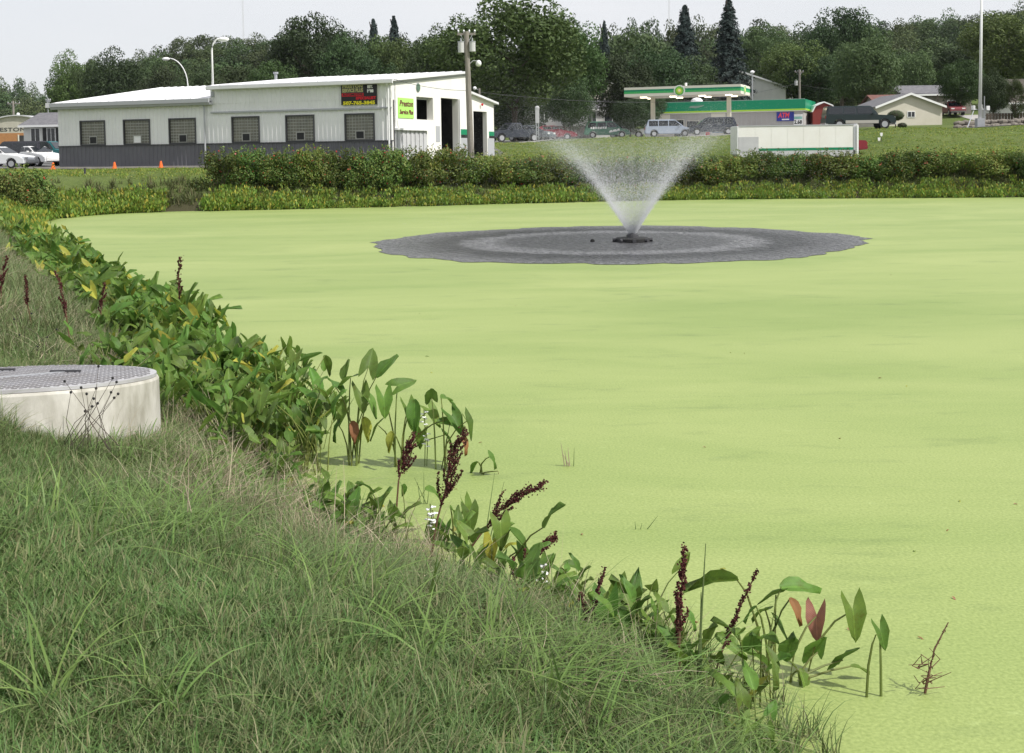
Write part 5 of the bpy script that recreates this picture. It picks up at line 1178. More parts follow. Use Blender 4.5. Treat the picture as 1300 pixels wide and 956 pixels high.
def stalk_mesh(H, out, r=.006):
    mb = MB().tube([(0, 0, -.1), (out * .25, 0, H * .45), (out * .62, 0, H * .8), (out, 0, H)], [r * 1.3, r, r * .8, r * .55], 5, cap=False)
    me = bpy.data.meshes.new('leaf_stalk'); me.from_pydata(mb.v, [], mb.f); me.materials.append(M['petiole']); return me
STK = [stalk_mesh(1, .18 + .12 * i, .009 + .002 * (i % 2)) for i in range(5)]
def add_leaf(root, rd, az, H, out_i, L_, m, li=None, pitch=None, base=(0, 0)):
    s = link('leaf_stalk', STK[out_i], None, root, loc=(base[0], base[1], 0)); s.rotation_euler = (0, 0, az); s.scale = (H, H, H)
    ox = (.18 + .12 * out_i) * H
    l = link('leaf', leafm(rd.choice([0, 1, 2, 3, 4, 5]) if li is None else li, m), None, root, loc=(base[0] + ox * math.cos(az), base[1] + ox * math.sin(az), H))
    p_ = (rd.uniform(-1.35, -.35) if rd.random() < .55 else rd.uniform(.4, 1.3)) if pitch is None else pitch
    l.rotation_euler = (rd.uniform(-.7, .7), p_, az + rd.uniform(-.7, .7)); l.scale = (L_,) * 3
    if m != 'arrow': l['label'] = 'yellowed leaf' if m == 'arrow_yellow' else 'browned leaf'
def arrowhead(x, y, z, h, n, L_, seed, label, group=None, spread=.06, flower=False):
    rd = random.Random(seed); root = empty('arrowhead_plant', (x, y, z), 0, label, 'water plant', group)
    for k in range(n):
        az = rd.uniform(0, 6.28); H = h * rd.uniform(.45, 1.0); q = rd.random()
        m = 'arrow_yellow' if q < .035 else 'arrow'
        add_leaf(root, rd, az, H, rd.randrange(4), L_ * rd.uniform(.7, 1.2), m, base=(rd.uniform(-spread, spread), rd.uniform(-spread, spread)))
    if flower: add_flower(root, rd, h * .95)
    return root
def add_flower(root, rd, H, x=0, y=0):
    s = MB().tube([(0, 0, 0), (.01, 0, H * .6), (.0, .01, H)], .004, 4).build('flower_stalk', 'petiole', root, loc=(x, y, 0))
    for k in range(6):
        z = H - k * .022 - .02; a = k * 2.4; mb = MB()
        for j in range(3):
            t = a + j * 2.09; c = (.02 * math.cos(a) + .012 * math.cos(t), .02 * math.sin(a) + .012 * math.sin(t), z); mb.ball(c, .011, 6, 4, (1, 1, .5))
        mb.build('flower', 'petal', s)
# prototypes for the dense stand
PROTO = []
for i in range(9):
    PROTO.append(reg(arrowhead(0, -30 - i, 0, .80 if i < 4 else .48, 11, .27 if i < 4 else .30, 300 + i, 'x', None, .12, False)))
rd = random.Random(21); cnt = 0
sp = SH[(SH[:, 1] > 9.2) & (SH[:, 1] < 34) & (SH[:, 0] < -1)]
sp = sp[np.argsort(sp[:, 1])]
segs = np.cumsum([0] + [float(np.hypot(*(sp[i + 1] - sp[i]))) for i in range(len(sp) - 1)])
first = {}
s_ = 0.0
while s_ < segs[-1]:
    x = float(np.interp(s_, segs, sp[:, 0])); y = float(np.interp(s_, segs, sp[:, 1]))
    tx = float(np.interp(s_ + .3, segs, sp[:, 0])) - x; ty = float(np.interp(s_ + .3, segs, sp[:, 1])) - y; l = math.hypot(tx, ty) + 1e-6; nx_, ny_ = ty / l, -tx / l
    dens = 8 if y < 13.5 else 5
    if y < 9.9: s_ += .42; continue
    for k in range(dens):
        o_ = rd.uniform(-1.0, 1.0) if y < 13.5 else rd.uniform(-.9, .65); xx, yy = x + nx_ * o_ + rd.uniform(-.1, .1), y + ny_ * o_ + rd.uniform(-.1, .1)
        if math.hypot(xx - LIDC.x, yy - LIDC.y) < 1.75: continue
        pi = rd.randrange(4) if y < 13.2 else 4 + rd.randrange(5); root = PROTO[pi] if pi not in first else copy_tree(PROTO[pi]); first[pi] = 1
        sc = rd.uniform(.72, 1.05) * (1.0 if o_ > -.3 else .85) * (.88 if y < 13.2 else float(np.interp(y, [13, 16, 21, 34], [1.2, 1.12, 1.2, 1.35])))
        root.location = (xx, yy, max(-.02, gz(xx, yy) - .05)); root.rotation_euler = (0, 0, rd.uniform(0, 6.28)); root.scale = (sc,) * 3
        root['label'], root['group'] = (('tall broad leaved arrowhead plant in the near end of the shore stand', 'tall arrowhead plants at the near end of the stand') if y < 13.2 else
            ('broad leaved arrowhead plant in the thick middle of the stand by the concrete well', 'arrowhead plants in the middle of the stand') if y < 20 else ('arrowhead plant in the narrow far stretch of the stand along the curving left shore', 'arrowhead plants in the far stretch of the stand')); cnt += 1
    s_ += .42 if y < 20 else .62
print('stand plants', cnt)
for i in range(9):
    if i not in first: PROTO[i].location = (-3.0 - i * .2, 12.6 + i * .3, .05); PROTO[i]['label'] = 'broad leaved arrowhead plant in the dense stand along the left shore'; PROTO[i]['group'] = 'arrowhead plants in the left shore stand'
SP_ = []
for i in range(5): SP_.append(reg(arrowhead(0, -50 - i, 0, .40, 7, .17, 700 + i, 'x', None, .08, False)))
sh_near = SH[(SH[:, 1] > 4.9) & (SH[:, 1] < 9.8) & (SH[:, 0] < 1.3)]
for i in range(44):
    q = sh_near[rd.randrange(len(sh_near))]; xx, yy = q[0] + rd.uniform(-.32, .2), q[1] + rd.uniform(-.2, .25)
    root = SP_[i] if i < 5 else copy_tree(SP_[i % 5]); root.location = (xx, yy, max(-.02, gz(xx, yy) - .04)); sc = rd.uniform(.6, 1.15); root.scale = (sc,) * 3; root.rotation_euler = (0, 0, rd.uniform(0, 6.28))
    root['label'] = 'small low arrowhead plant among the grass at the water edge'; root['group'] = 'small arrowhead plants along the near bank'
# single plants, each with its own leaves: (stalk foot) then leaves (tip px, py, size, mesh, material, pitch)
def own_plant(px, py, label, leaves, z=0.0, flowers=(), name='arrowhead_plant', cat='water plant'):
    b0 = at_z(px, py, z); root = empty(name, b0, 0, label, cat); rd = random.Random(int(px * 7 + py))
    for (lx_, ly_, L_, li, m, ax, pitch, roll) in leaves:
        t = at(lx_, ly_, b0.y + rd.uniform(-.12, .12)) - b0; bx, by = rd.uniform(-.05, .05), rd.uniform(-.05, .05)
        MB().tube([(bx, by, -.08), (bx + (t.x - bx) * .25, by + (t.y - by) * .3, t.z * .5), (bx + (t.x - bx) * .65, by + (t.y - by) * .7, t.z * .85), tuple(t)], [.008, .007, .0055, .004], 5, cap=False).build('leaf_stalk', 'petiole', root)
        l = link('leaf', leafm(li, m), None, root, loc=t); l.rotation_euler = (roll, pitch, ax); l.scale = (L_,) * 3
    for fx, fy in flowers:
        t = at(fx, fy, b0.y) - b0; add_flower(root, rd, t.z, t.x, t.y)
    return root
A_, Y_, Bn, Pk = 'arrow', 'arrow_yellow', 'arrow_brown', 'arrow_pink'
# ax: heading of the tip (radians, 0 = to the right, -pi/2 = to the viewer); pitch > 0 tips it down
own_plant(508, 592, 'tall arrowhead clump with big upright leaves at the end of the stand', [(487, 505, .30, 0, A_, -1.2, 1.3, 0), (505, 490, .30, 1, A_, .4, -.3, .8), (526, 508, .34, 3, A_, -1.6, 1.2, .2), (518, 520, .30, 0, A_, -.8, 1.2, 0), (545, 520, .30, 1, A_, -.4, .8, .3), (556, 535, .28, 3, A_, .2, .2, .5), (535, 548, .24, 5, A_, -1.9, 1.0, 0), (480, 540, .26, 1, A_, 3.0, .9, 0), (565, 552, .24, 5, A_, .2, .9, 0), (498, 548, .2, 3, Y_, -2, 1, 0), (575, 530, .3, 0, A_, -.6, .9, .4)], flowers=((538, 520), (541, 548)))
own_plant(560, 596, 'arrowhead plant with drooping leaves beside the dark red seed head', [(577, 520, .26, 1, A_, .3, 1.1, .3), (592, 535, .28, 0, A_, -.3, 1.2, 0), (560, 505, .22, 3, A_, 1, .2, .4), (548, 505, .24, 0, A_, -1.6, -.9, .3), (588, 560, .2, 5, Bn, -.5, 1.1, 0)])
own_plant(450, 590, 'arrowhead clump with yellowing leaves at the stand end', [(468, 465, .32, 0, A_, 1.3, -.9, .5), (478, 478, .30, 3, A_, .5, -.8, .6), (445, 480, .28, 1, A_, 2.6, .4, 0), (458, 500, .30, 0, A_, -1.2, 1.0, 0), (440, 520, .28, 2, A_, -2.2, .9, 0), (462, 530, .24, 3, Y_, -1.0, 1.0, 0), (430, 540, .24, 5, A_, -2.6, 1.0, .2), (455, 548, .2, 0, Y_, -1.8, 1.0, 0), (425, 490, .3, 0, A_, 2.0, -.3, .5), (470, 510, .26, 1, A_, -.4, 1.0, 0), (448, 535, .22, 3, Bn, -1.2, 1.1, 0)])
own_plant(612, 600, 'single bent arrowhead leaf folded over its broken stalk', [(622, 580, .2, 5, A_, .3, .9, .5), (632, 598, .03, 3, Bn, 0, 1.2, 0), (606, 586, .16, 3, A_, 2.4, .8, .2)])
own_plant(578, 690, 'arrowhead plant with hanging leaves beside the tall dark seed head', [(590, 642, .22, 0, A_, -.3, 1.35, .2), (596, 650, .26, 1, A_, -1.1, 1.3, 0), (551, 660, .34, 3, A_, -1.6, 1.4, 0), (565, 668, .24, 5, A_, -1.8, 1.2, .3), (572, 645, .2, 3, A_, 1.2, .6, .6)], flowers=((546, 640), (549, 648)))
own_plant(632, 745, 'arrowhead plant with dark glossy leaves behind the seed sprays', [(635, 665, .26, 1, A_, -1.2, 1.2, 0), (648, 672, .30, 3, A_, .2, .9, .3), (692, 668, .26, 3, A_, -1.0, -1.0, .6), (625, 690, .22, 0, Y_, -2.0, 1.3, 0), (657, 700, .2, 1, A_, -.5, 1.1, 0), (615, 700, .2, 5, A_, 2.8, 1.0, 0)], z=.05)
own_plant(698, 770, 'low arrowhead plant with white flowers near the middle of the bank', [(695, 718, .20, 0, A_, -2.2, 1.0, 0), (712, 722, .22, 3, A_, -1.5, 1.4, 0), (688, 735, .18, 1, A_, 2.9, 1.0, 0), (722, 740, .2, 3, A_, -.6, 1.3, 0), (706, 748, .18, 5, A_, -1.4, 1.2, 0), (716, 715, .16, 3, A_, .2, .3, .5)], flowers=((684, 714), (690, 712)))
own_plant(795, 840, 'arrowhead plant with large arching leaves on the near bank', [(770, 768, .28, 0, A_, -1.6, 1.2, .2), (785, 775, .26, 3, A_, -.8, 1.0, .5), (800, 770, .26, 1, A_, .2, .5, .4), (822, 790, .30, 3, A_, -.6, 1.0, .2), (836, 800, .28, 5, A_, -.3, 1.2, 0), (812, 812, .2, 0, A_, -2.0, 1.1, 0), (760, 800, .22, 1, A_, 3.0, 1.0, 0), (778, 805, .22, 0, A_, -1.6, 1.3, 0), (840, 822, .2, 3, A_, 0, .8, 0)], z=.05)
own_plant(978, 862, 'many stalked arrowhead plant standing in the duckweed, near right', [(935, 735, .30, 3, A_, 2.9, .1, .9), (992, 745, .26, 3, A_, .2, .05, .5), (985, 755, .18, 0, A_, 3.0, .4, .3), (1003, 760, .16, 3, Bn, -.6, 1.0, .3), (972, 775, .16, 5, A_, 2.6, .5, .2), (986, 790, .16, 1, A_, -.4, .8, 0), (938, 812, .20, 3, A_, 2.2, -.5, .5), (960, 770, .12, 3, A_, 2.8, .8, 0)])
own_plant(1010, 868, 'arrowhead plant with one pink blotched leaf near the bottom edge', [(1037, 782, .22, 0, Pk, -1.9, 1.2, .25), (1082, 775, .26, 0, A_, -1.3, 1.25, 0), (1000, 838, .27, 3, A_, -1.6, -1.1, .1), (1038, 828, .26, 0, A_, -1.5, -1.0, .2), (1070, 838, .22, 0, A_, -.8, -.9, 0), (1080, 846, .12, 3, A_, .1, .2, 0), (1016, 850, .16, 3, A_, -.9, 1.1, 0)])
own_plant(1104, 880, 'lone arrowhead leaf on a thin pair of stalks at lower right', [(1117, 800, .17, 0, A_, -.8, 1.2, .4), (1112, 806, .03, 3, A_, 0, 0, 0)])
own_plant(240, 442, 'thin arrowhead plant with upright pale leaf beyond the stand', [(238, 385, .35, 3, A_, .5, -1.3, .2), (242, 402, .24, 3, Y_, -1.2, 1.1, .2), (233, 408, .2, 3, Bn, 3.0, 1.0, 0)])
own_plant(158, 420, 'dark glossy arrowhead plant leaning over the water on the left', [(128, 355, .40, 3, A_, .2, -.4, .8), (155, 372, .38, 0, A_, -1.2, -1.0, .3), (112, 372, .36, 1, A_, 2.6, .3, 0), (135, 385, .36, 0, A_, -1.8, 1.0, 0), (120, 358, .3, 3, A_, 1.8, .2, .4), (163, 395, .2, 3, Y_, -.5, 1, 0)])
own_plant(868, 862, 'small dark leaved arrowhead plant at the foot of the upright seed head', [(862, 815, .16, 3, A_, 2.2, .6, 0), (900, 812, .2, 3, A_, -1.5, -1.0, .3), (878, 830, .18, 5, A_, .2, .9, 0), (850, 835, .2, 1, A_, 3, .8, .2), (890, 845, .16, 0, A_, -1, 1, 0)], z=.05)

# ------------------------------------------------------------------ dock seed heads and weeds
def dock(foot, pts, width, label, z=.1, leaves=0, dens=1.0, name='dock_plant', flake=.011):
    """foot px; pts = picture positions along the stem up to the tip; seeds fill the upper part"""
    b0 = at_z(foot[0], foot[1], z); root = empty(name, b0, 0, label, 'weed'); rd = np.random.default_rng(int(foot[0]))
    P = [Vector((0, 0, -.05))] + [at(x, y, b0.y + .02 * i) - b0 for i, (x, y) in enumerate(pts)]
    MB().tube(P, [.008] + list(np.linspace(.007, .003, len(P) - 1)), 5).build('stem', 'stem', root)
    L_ = [0]
    for i in range(1, len(P)): L_.append(L_[-1] + (P[i] - P[i - 1]).length)
    def pos(s):
        s = s * L_[-1]
        for i in range(1, len(P)):
            if s <= L_[i] or i == len(P) - 1: return P[i - 1].lerp(P[i], (s - L_[i - 1]) / (L_[i] - L_[i - 1] + 1e-9)), (P[i] - P[i - 1]).normalized()
    C_ = []; br = MB(); w = width * b0.y / F
    for k in range(int(13 * dens) + 2):
        s0 = .42 + .56 * k / (13 * dens + 1); p, d = pos(s0); az = rd.uniform(0, 6.28)
        side = Vector((math.cos(az), math.sin(az), .0)); side = (side - d * side.dot(d)).normalized(); bl = w * (1.15 - s0) * rd.uniform(1.2, 2.4)
        e = p + side * bl * .42 + d * bl; mid = p + side * bl * .34 + d * bl * .45
        br.tube([p, mid, e], [.003, .002, .001], 4)
        m = int(46 * bl / .1)
        t = rd.uniform(0.05, 1, m)[:, None]; A = np.array(p); Bm = np.array(mid); E = np.array(e)
        C_.append((1 - t) ** 2 * A + 2 * t * (1 - t) * Bm + t * t * E + rd.normal(size=(m, 3)) * .0045)
    n = int(110 * dens); ss = rd.uniform(.5, 1, n); C_.append(np.array([tuple(pos(float(s))[0]) for s in ss]) + rd.normal(size=(n, 3)) * w * .16)
    C_ = np.concatenate(C_); a = rd.normal(size=(len(C_), 3)); a /= np.linalg.norm(a, axis=1, keepdims=True)
    Pq, Fq = flakes(C_, a, flake * rd.uniform(.5, 1.1, len(C_)) * .8, .7)
    a2_ = np.cross(a, rd.normal(size=a.shape)); a2_ /= np.linalg.norm(a2_, axis=1, keepdims=True); P3, F3 = flakes(C_, a2_, flake * .75, .7)
    link('seed_head', npmesh('seed_head', np.concatenate([Pq, P3]), np.concatenate([Fq, F3 + len(Pq)])), 'seed', root)
    br.build('branches', 'stem', root)
    for k in range(leaves):
        p, d = pos(.12 + .1 * k); l = link('leaf', leafm(3, 'arrow'), None, root, loc=p); l.rotation_euler = (rd.uniform(-.5, .5), .8, rd.uniform(0, 6.28)); l.scale = (.16,) * 3
    return root
dock((546, 705), [(555, 660), (566, 620), (574, 585), (592, 546)], 26, 'tallest dense dark red dock seed head in the middle', .1, 0, 1.8)
dock((503, 640), [(506, 610), (516, 580), (527, 552)], 18, 'dark red dock seed head in front of the arrowhead clump', .12, 0, 1.3)
dock((575, 718), [(605, 685), (632, 650), (660, 627), (692, 614)], 24, 'long dock seed spray arching right over the duckweed', .12, 1, 1.5)
dock((655, 740), [(668, 715), (685, 697), (705, 680)], 20, 'thick short dark dock seed head by the glossy leaf', .15, 0, 1.4)
dock((656, 745), [(653, 728), (652, 708)], 9, 'small dark dock spike beside the thick short one', .15, 0, .6)
dock((757, 815), [(748, 792), (742, 775), (736, 755)], 14, 'stubby tangled dark red dock head on the near bank', .2, 0, 1.2)
dock((752, 815), [(752, 780), (758, 752), (768, 722)], 9, 'thin small dock spike rising behind the stubby head', .2, 0, .7)
dock((863, 866), [(862, 830), (864, 770), (869, 692)], 15, 'tall slim upright dock seed head near the bottom', .12, 0, 1.3)
dock((861, 850), [(861, 820), (860, 752)], 9, 'shorter slim dock spike beside the tall upright one', .12, 0, .7)
dock((898, 880), [(915, 830), (935, 780), (962, 723)], 9, 'leaning brown dock stem beside the floating leaf', .05, 0, .8)
wd = dock((1172, 880), [(1180, 852), (1186, 825), (1204, 790)], 3, 'dry brown weed with a tangled clump at lower right', .0, 0, .2, flake=.006)
mb = MB(); rw = random.Random(2)
for k in range(16):
    c0 = Vector((rw.uniform(-.03, .06), rw.uniform(-.03, .03), rw.uniform(.03, .16))); mb.tube([c0, c0 + Vector((rw.uniform(-.06, .06), rw.uniform(-.04, .04), rw.uniform(-.03, .05))), c0 + Vector((rw.uniform(-.05, .09), rw.uniform(-.04, .04), rw.uniform(-.02, .09)))], [.004, .003, .0015], 4)
mb.build('tangle', 'stem', wd, kind='stuff')
dock((130, 420), [(128, 395), (133, 360)], 9, 'reddish dock spike among the leaves far left', .35, 0, .7, flake=.016)
dock((236, 415), [(228, 392), (226, 350), (230, 325)], 10, 'x', .3, 0, .6, flake=.02)
bpy.data.objects[[o.name for o in COL.objects if o.get('label') == 'x'][0]]['label'] = 'thin brown weed spike rising over the left bank'
dock((90, 440), [(84, 400), (76, 360), (70, 345)], 9, 'dark red dock spike in the rough grass at far left', .6, 0, .7, flake=.015)
dock((40, 410), [(34, 380), (32, 350)], 8, 'dark red dock spike nearest the left edge', .75, 0, .7, flake=.015)
dock((0, 400), [(2, 360), (8, 325)], 10, 'dark dock spike leaning at the left picture edge', .8, 0, .7, flake=.015)
def burr_weed(px, py, tops, label, z):
    b0 = at_z(px, py, z); root = empty('burr_weed', b0, 0, label, 'weed'); P0 = Vector((0, 0, -.05))
    for i, (x, y) in enumerate(tops):
        t = at(x, y, b0.y + random.uniform(-.1, .1)) - b0; P1 = P0 + Vector((random.uniform(-.22, .22), random.uniform(-.1, .1), 0)); mid = P1.lerp(t, .5) + Vector((random.uniform(-.07, .07), 0, random.uniform(-.02, .06)))
        s = MB().tube([P1, mid, t], [.0030, .0024, .0013], 4).build('stem', 'bark', root); MB().ball(t, .011, 6, 4).build('burr', 'black', s)
    return root
burr_weed(112, 560, [(90, 498), (110, 500), (119, 506), (124, 512), (103, 492), (145, 505), (141, 498), (150, 500), (122, 493), (108, 522), (117, 516), (143, 480), (82, 484), (125, 465), (148, 485)], 'brown stemmed weed with black burrs before the concrete well', .72)
burr_weed(50, 440, [(25, 425), (48, 440), (60, 428), (72, 418), (18, 405), (40, 398)], 'dark burr topped weed in rough grass behind the well', .8)
def reed(px, py, tips, label, z=.0, w=.006, m='grass_tall'):
    b0 = at_z(px, py, z); root = empty('reed_stem', b0, 0, label, 'reed')
    for i, (x, y) in enumerate(tips):
        t = at(x, y, b0.y) - b0; o_ = Vector((i * .02, 0, -.05)); MB().tube([o_, o_.lerp(t, .5) + Vector((.0, 0, 0)), t], [w, w * .8, w * .25], 5).build('blade', m, root)
reed(884, 880, [(896, 690), (890, 752)], 'tall straight green reed beside the upright dock', .1, .008)
reed(718, 592, [(712, 562), (717, 572), (721, 568), (714, 575)], 'little brown reed tuft poking out of the duckweed', .0, .006, 'straw')
reed(728, 592, [(729, 568)], 'single short reed right of the little tuft', .0, .004)
reed(808, 672, [(806, 662), (815, 664), (835, 655)], 'tiny sprigs breaking the duckweed surface', 0, .004)
reed(612, 700, [(628, 600), (640, 612)], 'thin bent reed behind the hanging leaves', .05, .004)
reed(535, 640, [(530, 612), (538, 600), (545, 618), (526, 606)], 'cluster of thin green shoots in shallow duckweed', .0, .004)
reed(238, 640, [(240, 560), (232, 600)], 'tall thin grass stalk on the bank below the well', .8, .003, 'straw')
reed(350, 640, [(352, 500), (345, 560)], 'tall thin grass stalk before the stand', .4, .003)
reed(478, 770, [(474, 650)], 'tall thin stalk rising from the lawn centre', .7, .003)
# floating bits on the duckweed
rd = random.Random(4)
for i in range(34):
    px, py = rd.uniform(300, 1290), rd.uniform(345, 860)
    q = at_z(px, py, .008)
    if sdist(np.array([q.x]), np.array([q.y]))[0] > -.4: continue
    l = link('floating_leaf', leafm(rd.choice([3, 4]), rd.choice(['arrow_yellow', 'arrow_pink', 'arrow_brown', 'arrow'])), None, None, loc=q); s = rd.uniform(.03, .07); l.scale = (s, s * .7, s); l.rotation_euler = (0, rd.uniform(0, .3), rd.uniform(0, 6.28))
    tag(l, 'tiny fallen leaf floating on the duckweed', 'leaf', 'fallen leaves on the duckweed')

# ------------------------------------------------------------------ far shore: fringe and rose hedge
def fr_mesh(seed):
    global rng
    rng = np.random.default_rng(seed); n = 60; c = np.stack([rng.normal(size=n) * .2, rng.normal(size=n) * .14, rng.uniform(.12, .62, n)], 1)
    a = rand_unit(n) * np.array([1, 1, .5]) + np.array([0, -.3, 0]); a /= np.linalg.norm(a, axis=1, keepdims=True)
    U = np.stack([rng.normal(size=n) * .35, rng.normal(size=n) * .35, np.ones(n)], 1); U /= np.linalg.norm(U, axis=1, keepdims=True)
    Vv = np.cross(a, U); Vv /= np.linalg.norm(Vv, axis=1, keepdims=True); s = rng.uniform(.07, .13, n)[:, None]
    P = np.stack([c - U * s, c + Vv * s * .42, c + U * s, c - Vv * s * .42], 1).reshape(-1, 3); return npmesh('leaf_clump', P, np.arange(4 * n).reshape(-1, 4))
frs = [(fr_mesh(200 + i), 'fringe') for i in range(6)]
far = SH[(SH[:, 1] > 33) & ((SH[:, 0] < 32) | (SH[:, 1] > 58))]
def fringe(n, seed):
    r_ = np.random.default_rng(seed); k = r_.integers(0, len(far), n); X = far[k, 0] + r_.normal(size=n) * .55; Y = far[k, 1] + r_.normal(size=n) * .55
    d = sdist(X, Y); m = (d > -.45) & (d < 1.25) & (np.abs(X) < .47 * Y + 2)
    pt = .5 + .5 * np.sin(X * .9 + 2 * np.sin(X * .31)); m &= (r_.uniform(size=n) < np.where((X < -3) & (Y > 50), .45 + .55 * (pt > .5), .55 + .4 * pt))
    m &= ~((X > -17.3) & (X < -15.2) & (Y > 50))
    return X[m], Y[m], d[m], r_
X, Y, d, r_ = fringe(5200, 9); Z = np.maximum(raycell(X, Y), 0) - .05; n = len(X)
scatter('shore_leaf_fringe', np.stack([X, Y, Z], 1), np.stack([r_.normal(size=n) * .1, r_.normal(size=n) * .1, r_.uniform(0, 6.28, n)], 1), r_.uniform(.45, .95, n) * np.where(X > 4, .88, np.where(X < -13, 1.2, 1)), frs, 'fringe of leafy water plants along the far shore')
# brushwood at the far shore
p0 = at_z(140, 262, .15); r = empty('brush_pile', p0, 0, 'pile of grey bare branches at the far shore left', 'brushwood')
rd = random.Random(8)
for k in range(22):
    a = rd.uniform(-.4, .5); l = rd.uniform(.8, 1.9); x = rd.uniform(-1.1, 1.0); y = rd.uniform(-.3, .5)
    MB().tube([(x, y, .1 + rd.uniform(0, .3)), (x + l * math.cos(a), y + rd.uniform(-.3, .3), .15 + rd.uniform(0, .5) - l * .15), (x + l * 1.3 * math.cos(a), y, .05 + rd.uniform(0, .3))], [.03, .022, .01], 5).build('branch', 'galv', r)
def rose_mesh(seed):
    global rng
    rng = np.random.default_rng(seed); nb = 17; Cs = []; Ns = []
    for i in range(nb):
        c = np.array([rng.uniform(-.95, .95), rng.uniform(-.6, .6), rng.uniform(.35, 1.45)]); c[:2] *= (1.12 - .22 * c[2]); rr = rng.uniform(.26, .50); m = 290
        d = rand_unit(m); q = c + d * rr * rng.uniform(.7, 1.1, m)[:, None]; nn = d + rand_unit(m) * .9; nn /= np.linalg.norm(nn, axis=1, keepdims=True); Cs.append(q); Ns.append(nn)
    for i in range(26):       # shoots standing out of the top
        x, y = rng.uniform(-1, 1), rng.uniform(-.5, .5); h = rng.uniform(1.5, 2.05); m = 22; t = rng.uniform(.6, 1, m)
        q = np.stack([x + rng.normal(size=m) * .05 + .1 * t, y + rng.normal(size=m) * .05, h * t], 1); Cs.append(q); Ns.append(rand_unit(m))
    Cc = np.concatenate(Cs); Nn = np.concatenate(Ns); Cc[:, 2] = np.maximum(Cc[:, 2], .05)
    P, Fq = flakes(Cc, Nn, .052 * rng.uniform(.6, 1.3, len(Cc)), .6); me = npmesh('leaves', P, Fq)
    k = rng.choice(len(Cc), 95); P2_, F2_ = flakes(Cc[k] + Nn[k] * .03, Nn[k], .032 * rng.uniform(.8, 1.6, 95), .9); P3_, F3_ = flakes(Cc[k] + Nn[k] * .03, np.cross(Nn[k], rand_unit(95)), .03, .9)
    mb = MB()
    for i in range(9): a = rng.uniform(0, 6.28); mb.tube([(0, 0, 0), (.4 * math.cos(a), .25 * math.sin(a), .7), (.8 * math.cos(a), .45 * math.sin(a), 1.3)], [.02, .012, .005], 4)
    st = bpy.data.meshes.new('stems'); st.from_pydata(mb.v, [], mb.f); st.materials.append(M['bark']); me.materials.append(M['shrub'])
    hp = npmesh('rose_hips', np.concatenate([P2_, P3_]), np.concatenate([F2_, F3_ + len(P2_)])); hp.materials.append(M['hip'])
    return me, hp, st
RM = [rose_mesh(400 + i) for i in range(5)]
rd = random.Random(31)
def rose(x, y, sc, hz, label, group):
    r = empty('rose_shrub', (x, y, gz(x, y) - .1), rd.choice([0, math.pi]) + rd.uniform(-.4, .4), label, 'shrub', group); r.scale = (sc, sc, hz); a = RM[rd.randrange(5)]
    link('leaves', a[0], None, r); link('rose_hips', a[1], None, r, kind='stuff'); link('stems', a[2], None, r); return r
x = -15.0
while x < 33:
    px = 650 + x / 63.5 * F
    sl = SH[(SH[:, 1] > 50)]; j = np.argmin(abs(sl[:, 0] - x)); Y = sl[j, 1] + 1.9 + rd.uniform(-.25, .25)
    ztop = at(px, float(np.interp(px, [268, 300, 560, 640, 700, 930, 1010, 1100, 1160, 1300], [196, 189, 187, 192, 199, 196, 187, 189, 189, 191])) + rd.uniform(-5, 6), Y).z
    hz = max(.75, (ztop - gz(x, Y) + .1) / 1.95)
    rose(x, Y, rd.uniform(.95, 1.2), hz, 'rose shrub with red hips in the hedge on the far bank', 'rose shrubs in the far bank hedge')
    x += rd.uniform(.95, 1.3)
for px, Y, yt, lab in ((8, 50, 213, 'large rose shrub at the left edge before the cars'), (36, 51.5, 210, 'rose shrub on the far bank at the left, right of the edge one')):
    xx = at(px, 240, Y).x; h = (at(px, yt, Y).z - gz(xx, Y)) / 1.85; rose(xx, Y, 1.15, h, lab, None)

# ------------------------------------------------------------------ concrete well
WZ = .93; r = empty('concrete_well', (LIDC.x, LIDC.y, WZ), 0, 'round concrete well with patterned steel lid in the grass', 'well'); r.rotation_euler = (R(-5.4), 0, R(0))
RW = 1.17; N_ = 72
def ringpts(rad, z): return [(rad * math.cos(2 * math.pi * k / N_), rad * math.sin(2 * math.pi * k / N_), z) for k in range(N_)]
vs = ringpts(RW + .035, -1.0) + ringpts(RW, -.03) + ringpts(RW - .012, -.008) + ringpts(RW - .12, -.005)
MB().add(vs, [(k + N_ * i, (k + 1) % N_ + N_ * i, (k + 1) % N_ + N_ * (i + 1), k + N_ * (i + 1)) for i in range(3) for k in range(N_)] + [tuple(range(N_ * 3, N_ * 4))]).build('concrete_ring', 'concrete', r)
lid = MB().prism([(p[0], p[1]) for p in ringpts(RW - .02, 0)], -.004, .022, 'z').build('lid', mat('worn_lid_steel', (.50, .50, .52), .55, (.36, .35, .35), 2.5, metal=.1), r)
mb = MB(); pt_ = .052
for i in range(-23, 24):
    for j in range(-23, 24):
        x, y = i * pt_, j * pt_
        if math.hypot(x, y) > RW - .07: continue
        if (i + j) % 2: mb.box(x - .021, x + .021, y - .005, y + .005, .022, .030)
        else: mb.box(x - .005, x + .005, y - .021, y + .021, .022, .030)
mb.build('tread_bars', mat('dark_tread', (.27, .27, .29), .6, (.20, .19, .19), 3), lid, kind='stuff')
MB().box(-.7, .5, -.03, .03, .022, .034).build('lifting_bar', 'galv', lid).rotation_euler.z = .9
MB().box(-.13, .13, -.02, .02, .022, .045).build('hinge', 'steel_dark', lid, loc=(.3, .35, 0)); MB().box(-.1, .1, -.02, .02, .022, .045).build('hinge', 'steel_dark', lid, loc=(-.35, .6, 0))

